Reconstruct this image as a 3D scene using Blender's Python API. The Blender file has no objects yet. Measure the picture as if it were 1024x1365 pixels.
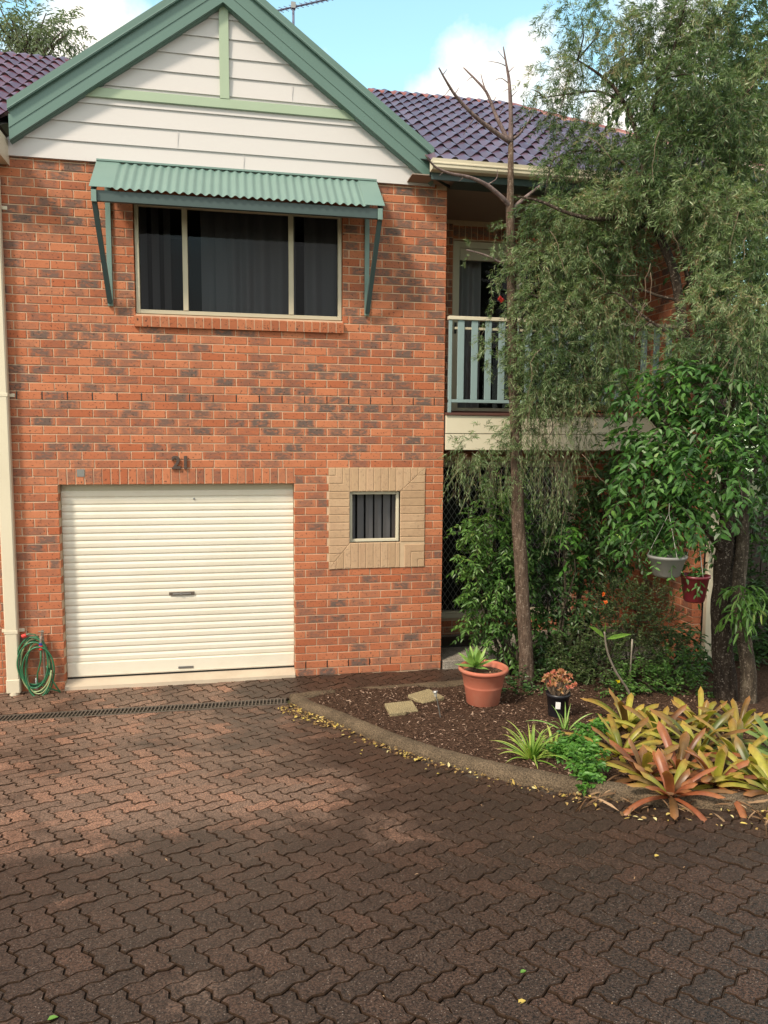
import bpy, math, random
import numpy as np
from mathutils import Vector, Matrix
R_ = math.radians
random.seed(7); rng = np.random.default_rng(11)
scn = bpy.context.scene
COL = scn.collection

# ------------------------------------------------------------------ camera
CP = np.array([1.7703, -8.1513, 2.6408]); YAW, PIT, ROL, FPX = 0.19683, -0.09734, 0.0059, 1000.0
_c, _s = math.cos(YAW), math.sin(YAW)
FW = np.array([_s*math.cos(PIT), _c*math.cos(PIT), math.sin(PIT)])
_r = np.array([_c, -_s, 0.0]); _u = np.cross(_r, FW)
RT = _r*math.cos(ROL)+_u*math.sin(ROL); UP = -_r*math.sin(ROL)+_u*math.cos(ROL)
cam = bpy.data.cameras.new('camera'); co = bpy.data.objects.new('camera', cam); COL.objects.link(co)
co.matrix_world = Matrix(((RT[0], UP[0], -FW[0], CP[0]), (RT[1], UP[1], -FW[1], CP[1]), (RT[2], UP[2], -FW[2], CP[2]), (0, 0, 0, 1)))
cam.sensor_fit = 'HORIZONTAL'; cam.sensor_width = 24; cam.lens = FPX/1024*24; cam.clip_end = 1000; cam.clip_start = .05
scn.camera = co

# ------------------------------------------------------------------ light
SUN = Vector((-.64, -.54, .86)).normalized()
sl = bpy.data.lights.new('sun', 'SUN'); sl.energy = 3.5; sl.angle = R_(8); sl.color = (1, .86, .69)
so = bpy.data.objects.new('sun', sl); COL.objects.link(so)
so.rotation_euler = SUN.to_track_quat('Z', 'Y').to_euler(); so.location = (-6, -6, 12)
w = bpy.data.worlds.new("World"); scn.world = w; w.use_nodes = True
def wnodes():
    nt = w.node_tree; N = nt.nodes; L = nt.links
    for n in list(N): N.remove(n)
    out = N.new('ShaderNodeOutputWorld'); bg = N.new('ShaderNodeBackground'); L.new(bg.outputs[0], out.inputs[0])
    sky = N.new('ShaderNodeTexSky'); sky.sky_type = 'NISHITA'; sky.sun_disc = False
    sky.sun_elevation = math.asin(SUN.z); sky.sun_rotation = math.atan2(SUN.x, SUN.y)
    sky.air_density = 1.0; sky.dust_density = 1.0; sky.ozone_density = 1.5
    tc = N.new('ShaderNodeTexCoord')
    no = N.new('ShaderNodeTexNoise'); no.inputs['Scale'].default_value = 5.5; no.inputs['Detail'].default_value = 9; no.inputs['Roughness'].default_value = .58
    L.new(tc.outputs['Generated'], no.inputs['Vector'])
    def M(op, a, b, c=None, clamp=False):
        m = N.new('ShaderNodeMath'); m.operation = op; m.use_clamp = clamp
        for i, q in enumerate([a, b, c]):
            if q is None: continue
            if isinstance(q, (int, float)): m.inputs[i].default_value = q
            else: L.new(q, m.inputs[i])
        return m.outputs[0]
    def lump(px, py, rad, sq=1.0):
        d = FW*FPX + RT*(px-512) - UP*(py-682.5); d = d/np.linalg.norm(d)
        vm = N.new('ShaderNodeVectorMath'); vm.operation = 'DISTANCE'
        L.new(tc.outputs['Generated'], vm.inputs[0]); vm.inputs[1].default_value = tuple(d)
        return M('SUBTRACT', rad, vm.outputs['Value'])
    m = None
    for a in [(120, 55, .10), (60, 75, .08), (175, 75, .09), (190, 110, .08), (640, 120, .075), (700, 95, .06), (570, 140, .045), (750, 120, .07), (430, 78, .02), (20, 110, .05), (820, 160, .09), (900, 60, .09)]:
        v = lump(*a)
        m = v if m is None else M('MAXIMUM', m, v)
    nz = M('MULTIPLY_ADD', no.outputs['Fac'], .20, -.115)
    cl = M('MULTIPLY', M('ADD', m, nz), 26.0, None, True)
    # broken cloud over the unseen rest of the sky, thickened to warm the light
    no2 = N.new('ShaderNodeTexNoise'); no2.inputs['Scale'].default_value = 2.2; no2.inputs['Detail'].default_value = 7
    L.new(tc.outputs['Generated'], no2.inputs['Vector'])
    dn = N.new('ShaderNodeVectorMath'); dn.operation = 'DISTANCE'
    L.new(tc.outputs['Generated'], dn.inputs[0]); dn.inputs[1].default_value = (.1, .85, .5)
    away = M('MULTIPLY', M('SUBTRACT', dn.outputs['Value'], .75), 3.0, None, True)
    g2 = M('MULTIPLY', M('MULTIPLY', M('SUBTRACT', no2.outputs['Fac'], .36), 7.0, None, True), away)
    cl = M('MAXIMUM', cl, g2)
    tint = N.new('ShaderNodeMixRGB'); tint.blend_type = 'MULTIPLY'; tint.inputs[0].default_value = 1
    tint.inputs[2].default_value = (2.6, 2.9, 2.15, 1); L.new(sky.outputs[0], tint.inputs[1])
    mix = N.new('ShaderNodeMixRGB'); L.new(cl, mix.inputs[0]); L.new(tint.outputs[0], mix.inputs[1]); mix.inputs[2].default_value = (8.0, 7.55, 7.0, 1)
    L.new(mix.outputs[0], bg.inputs['Color']); bg.inputs['Strength'].default_value = .15
wnodes()
scn.view_settings.view_transform = 'Standard'; scn.view_settings.look = 'None'
scn.view_settings.exposure = 0.2; scn.view_settings.gamma = 1

# ------------------------------------------------------------------ helpers
def at(u, v, Y):
    d = FW*FPX + RT*(u-512) - UP*(v-682.5); t = (Y-CP[1])/d[1]
    return CP + d*t
def G(Y):
    d = max(0.0, -Y-1.0); d = min(d, 12.0); return 0.1*d + .006*d*d
def gp(u, v, h=0.0):
    d = FW*FPX + RT*(u-512) - UP*(v-682.5); d = d/np.linalg.norm(d); t = 1.0
    while t < 60:
        p = CP + d*t
        if p[2] < G(p[1])+h: break
        t += .004
    return p
def wloc(o):
    v = Vector((0, 0, 0))
    while o is not None: v += o.location; o = o.parent
    return v
def tag(o, label=None, cat=None, group=None, kind=None):
    if label: o['label'] = label
    if cat: o['category'] = cat
    if group: o['group'] = group
    if kind: o['kind'] = kind
    return o
def thing(name, label, cat, loc, group=None):
    o = bpy.data.objects.new(name, None); COL.objects.link(o); o.location = loc; o.empty_display_size = .1
    return tag(o, label, cat, group)
def link(name, me, mat, parent=None):
    o = bpy.data.objects.new(name, me); COL.objects.link(o)
    if mat: me.materials.append(mat)
    if parent is not None:
        off = wloc(parent); me.transform(Matrix.Translation(-off)); o.parent = parent
    return o
def smooth_angle(me, on=True):
    me.polygons.foreach_set('use_smooth', [on]*len(me.polygons))
class MB:
    def __init__(s): s.v = []; s.f = []; s.uv = []
    def add(s, vs, fs, uv=(0, 0), uvs=None):
        n = len(s.v); s.v += [tuple(p) for p in vs]
        for f in fs:
            s.f.append(tuple(i+n for i in f))
            s.uv += [(uvs[i] if uvs is not None else uv) for i in f]
        return s
    def box(s, x0, x1, y0, y1, z0, z1, uv=(0, 0)):
        vs = [(x0, y0, z0), (x1, y0, z0), (x1, y1, z0), (x0, y1, z0), (x0, y0, z1), (x1, y0, z1), (x1, y1, z1), (x0, y1, z1)]
        return s.add(vs, [(0, 3, 2, 1), (4, 5, 6, 7), (0, 1, 5, 4), (1, 2, 6, 5), (2, 3, 7, 6), (3, 0, 4, 7)], uv)
    def bbox(s, x0, x1, y0, y1, z0, z1, b=.003, uv=(0, 0)):   # box with chamfered edges
        vs = []; idx = {}
        X, Y, Z = (x0, x1), (y0, y1), (z0, z1)
        for i in (0, 1):
            for j in (0, 1):
                for k in (0, 1):
                    sx, sy, sz = (b if i == 0 else -b), (b if j == 0 else -b), (b if k == 0 else -b)
                    for a in range(3):
                        p = [X[i]+sx, Y[j]+sy, Z[k]+sz]; p[a] = (X[i], Y[j], Z[k])[a]
                        idx[(i, j, k, a)] = len(vs); vs.append(p)
        fs = []
        I = idx
        for i in (0, 1):
            q = [I[(i, 0, 0, 0)], I[(i, 1, 0, 0)], I[(i, 1, 1, 0)], I[(i, 0, 1, 0)]]; fs.append(q if i else q[::-1])
            q = [I[(0, i, 0, 1)], I[(0, i, 1, 1)], I[(1, i, 1, 1)], I[(1, i, 0, 1)]]; fs.append(q if i else q[::-1])
            q = [I[(0, 0, i, 2)], I[(1, 0, i, 2)], I[(1, 1, i, 2)], I[(0, 1, i, 2)]]; fs.append(q if i else q[::-1])
        for i in (0, 1):
            for j in (0, 1):
                fs.append([I[(i, j, 0, 0)], I[(i, j, 1, 0)], I[(i, j, 1, 1)], I[(i, j, 0, 1)]])
                fs.append([I[(i, 0, j, 0)], I[(i, 1, j, 0)], I[(i, 1, j, 2)], I[(i, 0, j, 2)]])
                fs.append([I[(0, i, j, 1)], I[(1, i, j, 1)], I[(1, i, j, 2)], I[(0, i, j, 2)]])
                for k in (0, 1): fs.append([I[(i, j, k, 0)], I[(i, j, k, 1)], I[(i, j, k, 2)]])
        return s.add(vs, fs, uv)
    def beam(s, p, q, wd, th, up=(0, 0, 1), uv=(0, 0)):       # rectangular bar p->q, wd across, th along "up"
        p, q = Vector(p), Vector(q); d = (q-p).normalized(); a = d.cross(Vector(up)).normalized(); b = a.cross(d).normalized()
        vs = []
        for c in (p, q):
            for i, j in ((-1, -1), (1, -1), (1, 1), (-1, 1)): vs.append(c+a*(i*wd/2)+b*(j*th/2))
        return s.add(vs, [(0, 1, 2, 3), (7, 6, 5, 4), (0, 4, 5, 1), (1, 5, 6, 2), (2, 6, 7, 3), (3, 7, 4, 0)], uv)
    def tube(s, pts, rad, n=8, uv=(0, 0), jit=0.0, closed=False):
        pts = [Vector(p) for p in pts]
        if not hasattr(rad, '__len__'): rad = [rad]*len(pts)
        vs = []; fs = []; ref = None; m = len(pts)
        for i, p in enumerate(pts):
            if closed: t = (pts[(i+1) % m]-pts[i-1]).normalized()
            else: t = (pts[min(i+1, m-1)]-pts[max(i-1, 0)]).normalized()
            if ref is None:
                ref = t.cross(Vector((0, 0, 1)))
                if ref.length < .1: ref = t.cross(Vector((1, 0, 0)))
                ref.normalize()
            ref = (ref-t*ref.dot(t)).normalized(); b = t.cross(ref)
            for k in range(n):
                a = 2*math.pi*k/n; r = rad[i]*(1+jit*(random.random()-.5))
                vs.append(p+(ref*math.cos(a)+b*math.sin(a))*r)
        for i in range(m if closed else m-1):
            for k in range(n):
                j = (i+1) % m; fs.append((i*n+k, i*n+(k+1) % n, j*n+(k+1) % n, j*n+k))
        if not closed:
            fs.append(tuple(range(n))[::-1]); fs.append(tuple((m-1)*n+k for k in range(n)))
        uvs = [(i/(m-1 if m > 1 else 1), uv[1]) for i in range(m) for k in range(n)]
        return s.add(vs, fs, uv, uvs)
    def lathe(s, cx, cy, prof, n=40, uv=(0, 0)):
        vs = []; fs = []; m = len(prof)
        for r, z in prof:
            for k in range(n):
                a = 2*math.pi*k/n; vs.append((cx+r*math.cos(a), cy+r*math.sin(a), z))
        for i in range(m-1):
            for k in range(n): fs.append((i*n+k, i*n+(k+1) % n, (i+1)*n+(k+1) % n, (i+1)*n+k))
        return s.add(vs, fs, uv)
    def disc(s, cx, cy, z, r, n=32, up=True, uv=(0, 0)):
        vs = [(cx+r*math.cos(2*math.pi*k/n), cy+r*math.sin(2*math.pi*k/n), z) for k in range(n)]
        return s.add(vs, [tuple(range(n)) if up else tuple(range(n))[::-1]], uv)
    def prism(s, poly, y0, y1, uv=(0, 0)):                    # polygon in x,z extruded along y
        n = len(poly)
        vs = [(x, y0, z) for x, z in poly]+[(x, y1, z) for x, z in poly]
        fs = [tuple(range(n)), tuple(range(2*n-1, n-1, -1))]+[(i, i+n, (i+1) % n+n, (i+1) % n) for i in range(n)]
        return s.add(vs, fs, uv)
    def build(s, name, mat, parent=None, smooth=False):
        me = bpy.data.meshes.new(name); me.from_pydata(s.v, [], s.f)
        ul = me.uv_layers.new(name='UVMap'); ul.data.foreach_set('uv', np.array(s.uv, dtype=np.float32).ravel())
        if smooth: smooth_angle(me)
        me.validate(); me.update()
        return link(name, me, mat, parent)
def np_mesh(name, V, F, UV, mat, parent=None, smooth=False):
    V = np.asarray(V, dtype=np.float32); F = np.asarray(F, dtype=np.int32)
    if parent is not None: V = V-np.array(wloc(parent), dtype=np.float32)
    me = bpy.data.meshes.new(name); nf, k = F.shape
    me.vertices.add(len(V)); me.vertices.foreach_set('co', V.ravel())
    me.loops.add(nf*k); me.loops.foreach_set('vertex_index', F.ravel())
    me.polygons.add(nf); me.polygons.foreach_set('loop_start', np.arange(0, nf*k, k, dtype=np.int32))
    me.polygons.foreach_set('loop_total', np.full(nf, k, dtype=np.int32))
    ul = me.uv_layers.new(name='UVMap'); ul.data.foreach_set('uv', np.asarray(UV, dtype=np.float32)[F.ravel()].ravel())
    if smooth: me.polygons.foreach_set('use_smooth', np.ones(nf, dtype=bool))
    me.update(calc_edges=True)
    o = bpy.data.objects.new(name, me); COL.objects.link(o); me.materials.append(mat)
    if parent is not None: o.parent = parent
    return o

# ------------------------------------------------------------------ materials
class NT:
    def __init__(s, name):
        s.m = bpy.data.materials.new(name); s.m.use_nodes = True; s.t = s.m.node_tree; s.N = s.t.nodes; s.L = s.t.links
        s.p = s.N['Principled BSDF']; s.out = s.N['Material Output']
    def put(s, sock, v):
        if hasattr(v, 'is_output') or isinstance(v, bpy.types.NodeSocket): s.L.new(v, sock)
        elif isinstance(v, tuple) and len(v) == 3 and sock.type == 'RGBA': sock.default_value = (*v, 1)
        else: sock.default_value = v
    def set(s, **k):
        for a, v in k.items(): s.put(s.p.inputs[{'color': 'Base Color', 'rough': 'Roughness', 'metal': 'Metallic', 'normal': 'Normal', 'spec': 'Specular IOR Level', 'coat': 'Coat Weight'}[a]], v)
        return s
    def tex(s, kind='Object'): return s.N.new('ShaderNodeTexCoord').outputs[kind]
    def noise(s, scale, detail=4, rough=.55, vec=None, dist=0):
        n = s.N.new('ShaderNodeTexNoise'); n.inputs['Scale'].default_value = scale; n.inputs['Detail'].default_value = detail
        n.inputs['Roughness'].default_value = rough; n.inputs['Distortion'].default_value = dist
        s.L.new(vec if vec is not None else s.tex(), n.inputs['Vector']); return n.outputs['Fac']
    def vor(s, scale, vec=None, out='Distance'):
        n = s.N.new('ShaderNodeTexVoronoi'); n.inputs['Scale'].default_value = scale
        s.L.new(vec if vec is not None else s.tex(), n.inputs['Vector']); return n.outputs[out]
    def scalev(s, v, sc):
        n = s.N.new('ShaderNodeVectorMath'); n.operation = 'MULTIPLY'; s.L.new(v, n.inputs[0]); n.inputs[1].default_value = sc; return n.outputs[0]
    def m_(s, op, a, b=None, clamp=False):
        n = s.N.new('ShaderNodeMath'); n.operation = op; n.use_clamp = clamp
        s.put(n.inputs[0], a)
        if b is not None: s.put(n.inputs[1], b)
        return n.outputs[0]
    def ramp(s, f, stops):
        n = s.N.new('ShaderNodeValToRGB'); e = n.color_ramp.elements
        while len(e) < len(stops): e.new(.5)
        for i, (p, c) in enumerate(stops):
            e[i].position = p; e[i].color = (*c, 1) if isinstance(c, tuple) else (c, c, c, 1)
        s.L.new(f, n.inputs[0]); return n.outputs[0]
    def mix(s, f, a, b, mode='MIX'):
        n = s.N.new('ShaderNodeMixRGB'); n.blend_type = mode; s.put(n.inputs[0], f); s.put(n.inputs[1], a); s.put(n.inputs[2], b); return n.outputs[0]
    def bump(s, h, strength=.3, dist=.01):
        n = s.N.new('ShaderNodeBump'); n.inputs['Strength'].default_value = strength; n.inputs['Distance'].default_value = dist
        s.L.new(h, n.inputs['Height']); s.L.new(n.outputs[0], s.p.inputs['Normal']); return s
    def uv(s):
        n = s.N.new('ShaderNodeSeparateXYZ'); s.L.new(s.tex('UV'), n.inputs[0]); return n.outputs[0], n.outputs[1]
MAT = {}
def paint(name, col, rough=.5, var=.12, scale=6, metal=0.0, dirt=None, bump=.05, spec=.5):
    t = NT(name); f = t.noise(scale, 5)
    c = t.mix(f, tuple(x*(1-var) for x in col), tuple(min(1, x*(1+var)) for x in col))
    if dirt: c = t.mix(t.m_('MULTIPLY', t.ramp(t.noise(scale*.5, 8, .7), [(.45, 0.0), (.75, 1.0)]), dirt[0]), c, dirt[1])
    t.set(color=c, rough=rough, metal=metal, spec=spec)
    if bump: t.bump(t.noise(120, 3), bump, .004)
    MAT[name] = t.m; return t.m
# bricks (UV layer: u = position in the brick, v = integer class + random)
def brick_mat(name, lo, hi, fl, blk=(.05, .035, .03)):
    t = NT(name); u, v = t.uv()
    o = t.tex()
    rnd = t.m_('FRACT', v); cls = t.m_('FLOOR', v)
    base = t.mix(rnd, lo, hi)
    base = t.mix(t.m_('MULTIPLY', t.noise(9, 6, .6, o), .5), base, tuple(x*.72 for x in lo))
    e = t.m_('MULTIPLY', t.m_('MINIMUM', u, t.m_('SUBTRACT', 1.0, u)), 5.0, True)
    n = t.ramp(t.noise(16, 6, .65, t.scalev(o, (1, 1, 2.2)), .6), [(.32, 0.0), (.52, 1.0)])
    fm = t.m_('MULTIPLY', t.m_('MULTIPLY', e, n), t.m_('MULTIPLY', cls, .30), True)
    base = t.mix(fm, base, t.mix(t.noise(30, 4, .6, o), fl, tuple(x*1.5 for x in fl)))
    sp = t.ramp(t.noise(42, 4, .6, o), [(.595, 0.0), (.645, 1.0)])
    gsoil = t.ramp(t.noise(1.6, 7, .7, t.scalev(o, (1.6, 1, .6))), [(.4, 0.0), (.7, 1.0)]); base = t.mix(t.m_('MULTIPLY', gsoil, .25), base, (.2, .09, .055))
    base = t.mix(t.m_('MULTIPLY', sp, .85), base, blk)
    fine = t.noise(240, 3, .6, o)
    base = t.mix(.35, base, t.mix(fine, tuple([.25]*3), tuple([.78]*3)), 'OVERLAY')
    t.set(color=base, rough=.88, spec=.25); t.bump(t.m_('SUBTRACT', t.noise(70, 6, .7, o), t.m_('MULTIPLY', sp, .6)), .5, .004)
    MAT[name] = t.m; return t.m
brick_mat('brick', (.43, .130, .060), (.60, .235, .120), (.112, .080, .068))
brick_mat('brick_pale', (.50, .34, .21), (.60, .42, .27), (.42, .28, .18), (.36, .24, .16))
t = NT('mortar'); f = t.noise(14, 6); t.set(color=t.mix(f, (.46, .31, .21), (.66, .50, .36)), rough=.95, spec=.1); t.bump(t.noise(180, 4), .5, .003); MAT['mortar'] = t.m
paint('mortar_pale', (.55, .40, .26), .9, .15, 12)
paint('cream', (.66, .60, .46), .42, .05, 3, dirt=(.22, (.34, .28, .2)))
paint('door_cream', (.73, .69, .585), .42, .03, 2, dirt=(.3, (.48, .38, .25)))
paint('beige_frame', (.50, .45, .33), .45, .06, 5)
paint('cladding', (.57, .55, .55), .6, .04, 2, dirt=(.1, (.4, .36, .33)))
paint('green_trim', (.10, .18, .155), .38, .06, 4, bump=.02)
paint('green_light', (.155, .245, .22), .42, .10, 4, dirt=(.25, (.16, .26, .22)))
paint('green_pale', (.34, .43, .31), .5, .06, 4)
paint('green_dark', (.04, .07, .07), .45, .1, 4)
paint('blue_green', (.24, .33, .34), .5, .08, 4)
paint('timber_brown', (.10, .04, .03), .6, .2, 5)
paint('soffit', (.30, .24, .20), .8, .05, 3)
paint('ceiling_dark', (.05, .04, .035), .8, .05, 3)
paint('steel', (.32, .32, .31), .35, .1, 20, metal=.8)
paint('grate_metal', (.13, .105, .085), .6, .35, 30, metal=.3)
paint('black', (.012, .012, .012), .5, .1, 10)
paint('digit_brown', (.07, .045, .035), .55, .2, 30)
paint('terracotta', (.46, .14, .085), .7, .16, 7, dirt=(.55, (.36, .22, .16)), bump=.2)
paint('plastic_black', (.015, .015, .02), .4, .1, 10)
paint('plastic_grey', (.20, .20, .19), .5, .1, 10)
paint('plastic_maroon', (.13, .012, .022), .35, .15, 10)
paint('plastic_red', (.65, .05, .04), .4, .05, 10)
paint('plastic_blue', (.03, .04, .25), .4, .05, 10)
paint('white_label', (.8, .8, .8), .5, .02, 10)
paint('hose_green', (.03, .15, .07), .38, .2, 10)
paint('hose_pale', (.30, .36, .18), .38, .1, 10)
paint('soil', (.07, .045, .03), .95, .4, 40, bump=.6)
paint('antenna_metal', (.12, .13, .20), .4, .1, 10, metal=.5)
paint('pipe_metal', (.28, .24, .20), .5, .3, 20, metal=.4)
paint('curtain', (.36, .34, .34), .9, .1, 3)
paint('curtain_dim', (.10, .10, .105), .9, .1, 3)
paint('room_dark', (.03, .028, .028), .9, .1, 3)
paint('fence_dark', (.045, .032, .026), .8, .3, 12)
paint('wire', (.35, .34, .30), .5, .1, 10)
# glass
t = NT('glass'); t.N.remove(t.p); tr = t.N.new('ShaderNodeBsdfTransparent'); tr.inputs[0].default_value = (.72, .73, .75, 1)
gl = t.N.new('ShaderNodeBsdfGlossy'); gl.inputs['Roughness'].default_value = .02; gl.inputs[0].default_value = (.8, .85, .9, 1)
fr = t.N.new('ShaderNodeFresnel'); fr.inputs[0].default_value = 1.45; mx = t.N.new('ShaderNodeMixShader')
t.L.new(t.m_('MULTIPLY', fr.outputs[0], .45), mx.inputs[0]); t.L.new(tr.outputs[0], mx.inputs[1]); t.L.new(gl.outputs[0], mx.inputs[2]); t.L.new(mx.outputs[0], t.out.inputs[0]); MAT['glass'] = t.m
# roof tiles
def tile_mat(name, a, b):
    t = NT(name); u, v = t.uv(); c = t.mix(t.m_('FRACT', v), a, b); c = t.mix(u if name != 'ridge_red' else 0.0, c, (.022, .010, .016))  # tile risers: dark unglazed clay with the underside shade painted in
    c = t.mix(t.m_('MULTIPLY', t.ramp(t.noise(5, 8, .7), [(.5, 0.0), (.75, 1.0)]), .35), c, (.16, .12, .11))
    t.set(color=c, rough=.30, spec=.6); t.bump(t.noise(60, 4), .15, .004); MAT[name] = t.m
tile_mat('tiles_purple', (.066, .032, .058), (.125, .078, .118))
tile_mat('tiles_maroon', (.10, .020, .034), (.18, .055, .075))
tile_mat('ridge_red', (.22, .07, .06), (.34, .12, .10))
# pavers
t = NT('pavers'); u, v = t.uv(); o = t.tex(); rnd = t.m_('FRACT', v)
c = t.ramp(rnd, [(0, (.150, .098, .072)), (.4, (.19, .120, .087)), (.8, (.235, .132, .090)), (1, (.31, .16, .104))])
c = t.mix(t.m_('MULTIPLY', t.noise(1.1, 6, .6, o), .45), c, (.14, .085, .056))
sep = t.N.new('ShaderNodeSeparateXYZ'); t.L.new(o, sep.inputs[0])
# black mould in blotches, plus painted tree shade deepening towards the lane and right
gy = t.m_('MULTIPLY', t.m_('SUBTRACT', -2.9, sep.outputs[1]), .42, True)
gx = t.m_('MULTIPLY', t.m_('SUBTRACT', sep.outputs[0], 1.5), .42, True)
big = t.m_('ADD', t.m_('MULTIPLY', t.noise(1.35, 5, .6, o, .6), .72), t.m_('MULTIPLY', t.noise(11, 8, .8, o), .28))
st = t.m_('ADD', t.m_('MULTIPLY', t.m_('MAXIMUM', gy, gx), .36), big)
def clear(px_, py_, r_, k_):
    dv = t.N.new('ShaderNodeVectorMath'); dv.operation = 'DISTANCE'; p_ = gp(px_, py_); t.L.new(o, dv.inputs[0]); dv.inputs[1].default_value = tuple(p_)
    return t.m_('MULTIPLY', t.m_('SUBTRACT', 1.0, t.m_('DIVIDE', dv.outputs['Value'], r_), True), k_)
for q_ in ((262, 1330, .42, .22), (455, 1325, .38, .22), (60, 1080, 1.0, .10), (220, 1090, 1.1, .12), (380, 1060, .8, .09)): st = t.m_('SUBTRACT', st, clear(*q_))  # mould-free patches at the bottom; the mid-left ones paint in sunlit paving
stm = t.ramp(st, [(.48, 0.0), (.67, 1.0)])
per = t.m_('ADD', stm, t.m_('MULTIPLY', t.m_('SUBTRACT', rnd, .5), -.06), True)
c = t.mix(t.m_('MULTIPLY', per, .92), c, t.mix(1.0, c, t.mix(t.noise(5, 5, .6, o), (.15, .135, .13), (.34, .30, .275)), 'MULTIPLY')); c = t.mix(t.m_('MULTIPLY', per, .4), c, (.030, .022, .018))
gr = t.noise(100, 5, .85, o)
c = t.mix(.9, c, t.ramp(gr, [(.42, .02), (.5, .46), (.575, 1.0)]), 'OVERLAY')
wsp = t.ramp(t.vor(70, o), [(0.0, 1.0), (.24, 0.0)])
c = t.mix(t.m_('MULTIPLY', t.m_('MULTIPLY', wsp, t.ramp(t.noise(140, 1, .5, o), [(.44, 0.0), (.52, 1.0)])), .85), c, (.42, .34, .28))
c = t.mix(t.m_('MULTIPLY', u, .82), c, (.034, .022, .015)); t.set(color=c, rough=t.m_('MAXIMUM', t.ramp(per, [(0, .62), (1, .46)]), u), spec=t.m_('MULTIPLY', t.m_('SUBTRACT', 1.0, u), .45)); t.bump(t.m_('ADD', gr, t.m_('MULTIPLY', t.noise(60, 4, .6, o), .8)), .65, .005); MAT['pavers'] = t.m
paint('joint_sand', (.060, .042, .030), .95, .4, 30, bump=.6)
# concrete / kerb
def aggregate(name, a, b, dark, sc=1.0):
    t = NT(name); o = t.tex(); c = t.mix(t.noise(7*sc, 7, .65, o), a, b)
    c = t.mix(t.m_('MULTIPLY', t.ramp(t.noise(3, 8, .7, o), [(.42, 0.0), (.68, 1.0)]), .75), c, dark)
    c = t.mix(.85, c, t.ramp(t.noise(110, 4, .8, o), [(.4, .15), (.6, .88)]), 'OVERLAY')
    t.set(color=c, rough=.9, spec=.25); t.bump(t.m_('ADD', t.noise(150, 4, .6, o), t.vor(120*sc, o)), .6, .006); MAT[name] = t.m
aggregate('kerb', (.095, .068, .043), (.155, .115, .075), (.042, .031, .02))
aggregate('concrete', (.26, .235, .20), (.36, .33, .285), (.15, .125, .10))
aggregate('slab_pale', (.25, .20, .11), (.33, .275, .16), (.18, .145, .085))
paint('lip', (.52, .44, .34), .85, .12, 6, dirt=(.5, (.28, .21, .15)), bump=.3)
t = NT('mulch'); o = t.tex(); c = t.ramp(t.vor(70, t.scalev(o, (1, 1.5, 1)), 'Color'), [(0, (.035, .020, .014)), (.6, (.10, .058, .038)), (1, (.20, .12, .085))])
c = t.mix(t.m_('MULTIPLY', t.noise(3, 6), .6), c, (.05, .03, .02)); t.set(color=c, rough=.95, spec=.1); t.bump(t.vor(70, o), 1.0, .02); MAT['mulch'] = t.m
t = NT('lawn'); c = t.mix(t.noise(8, 8), (.02, .05, .012), (.06, .12, .03)); t.set(color=c, rough=.9, spec=.1); t.bump(t.noise(90, 4), 1, .03); MAT['lawn'] = t.m
t = NT('earth'); c = t.mix(t.noise(3, 8), (.05, .06, .025), (.10, .09, .05)); t.set(color=c, rough=.95, spec=.1); t.bump(t.noise(60, 4), .6, .02); MAT['earth'] = t.m
def chips(name, stops, rough=.85):
    t = NT(name); u, v = t.uv(); t.set(color=t.ramp(v, stops), rough=rough, spec=.2); MAT[name] = t.m
chips('chips', [(0, (.03, .018, .012)), (.5, (.09, .05, .034)), (.8, (.19, .115, .08)), (1, (.46, .33, .25))])
chips('litter', [(0, (.08, .045, .025)), (.3, (.20, .12, .055)), (.6, (.36, .24, .09)), (.85, (.50, .38, .09)), (1, (.55, .48, .25))])
chips('straw', [(0, (.12, .065, .035)), (.5, (.26, .16, .09)), (1, (.46, .31, .19))])
# leaves: UV u = base->tip, v = random
def leaf_mat(name, stops, rough=.45, trans=.3, spec=.5, tip=None, var=None):
    t = NT(name); u, v = t.uv(); c = t.ramp(v, stops)
    if tip: c = t.mix(t.m_('MULTIPLY', t.ramp(u, [(tip[0], 0.0), (tip[1], 1.0)]), tip[3] if len(tip) > 3 else 1.0), c, tip[2])
    c = t.mix(.5, c, t.ramp(t.noise(25, 4), [(.3, .35), (.7, .65)]), 'OVERLAY')
    t.set(color=c, rough=rough, spec=spec)
    tl = t.N.new('ShaderNodeBsdfTranslucent'); t.L.new(t.mix(1.0, c, (1.2, 1.35, .6), 'MULTIPLY'), tl.inputs[0])
    ms = t.N.new('ShaderNodeMixShader'); ms.inputs[0].default_value = trans
    t.L.new(t.p.outputs[0], ms.inputs[1]); t.L.new(tl.outputs[0], ms.inputs[2]); t.L.new(ms.outputs[0], t.out.inputs[0]); MAT[name] = t.m
leaf_mat('leaf_fine', [(0, (.028, .058, .024)), (.3, (.075, .135, .05)), (.62, (.17, .25, .105)), (.9, (.32, .40, .21)), (1, (.32, .26, .15))], .42, .28)
leaf_mat('leaf_glossy', [(0, (.022, .065, .018)), (.5, (.055, .145, .03)), (.9, (.11, .24, .05)), (1, (.24, .36, .08))], .40, .25, .5)
leaf_mat('leaf_dark', [(0, (.018, .048, .015)), (.6, (.052, .12, .03)), (1, (.11, .20, .055))], .42, .2)
leaf_mat('leaf_shrub', [(0, (.035, .09, .02)), (.5, (.085, .19, .04)), (.9, (.16, .30, .065)), (1, (.28, .36, .10))], .42, .3, .5)
leaf_mat('leaf_small', [(0, (.03, .06, .018)), (.6, (.075, .12, .035)), (1, (.16, .20, .07))], .5, .2)
leaf_mat('leaf_herb', [(0, (.06, .17, .03)), (.6, (.11, .27, .045)), (1, (.20, .38, .07))], .45, .3)
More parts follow.
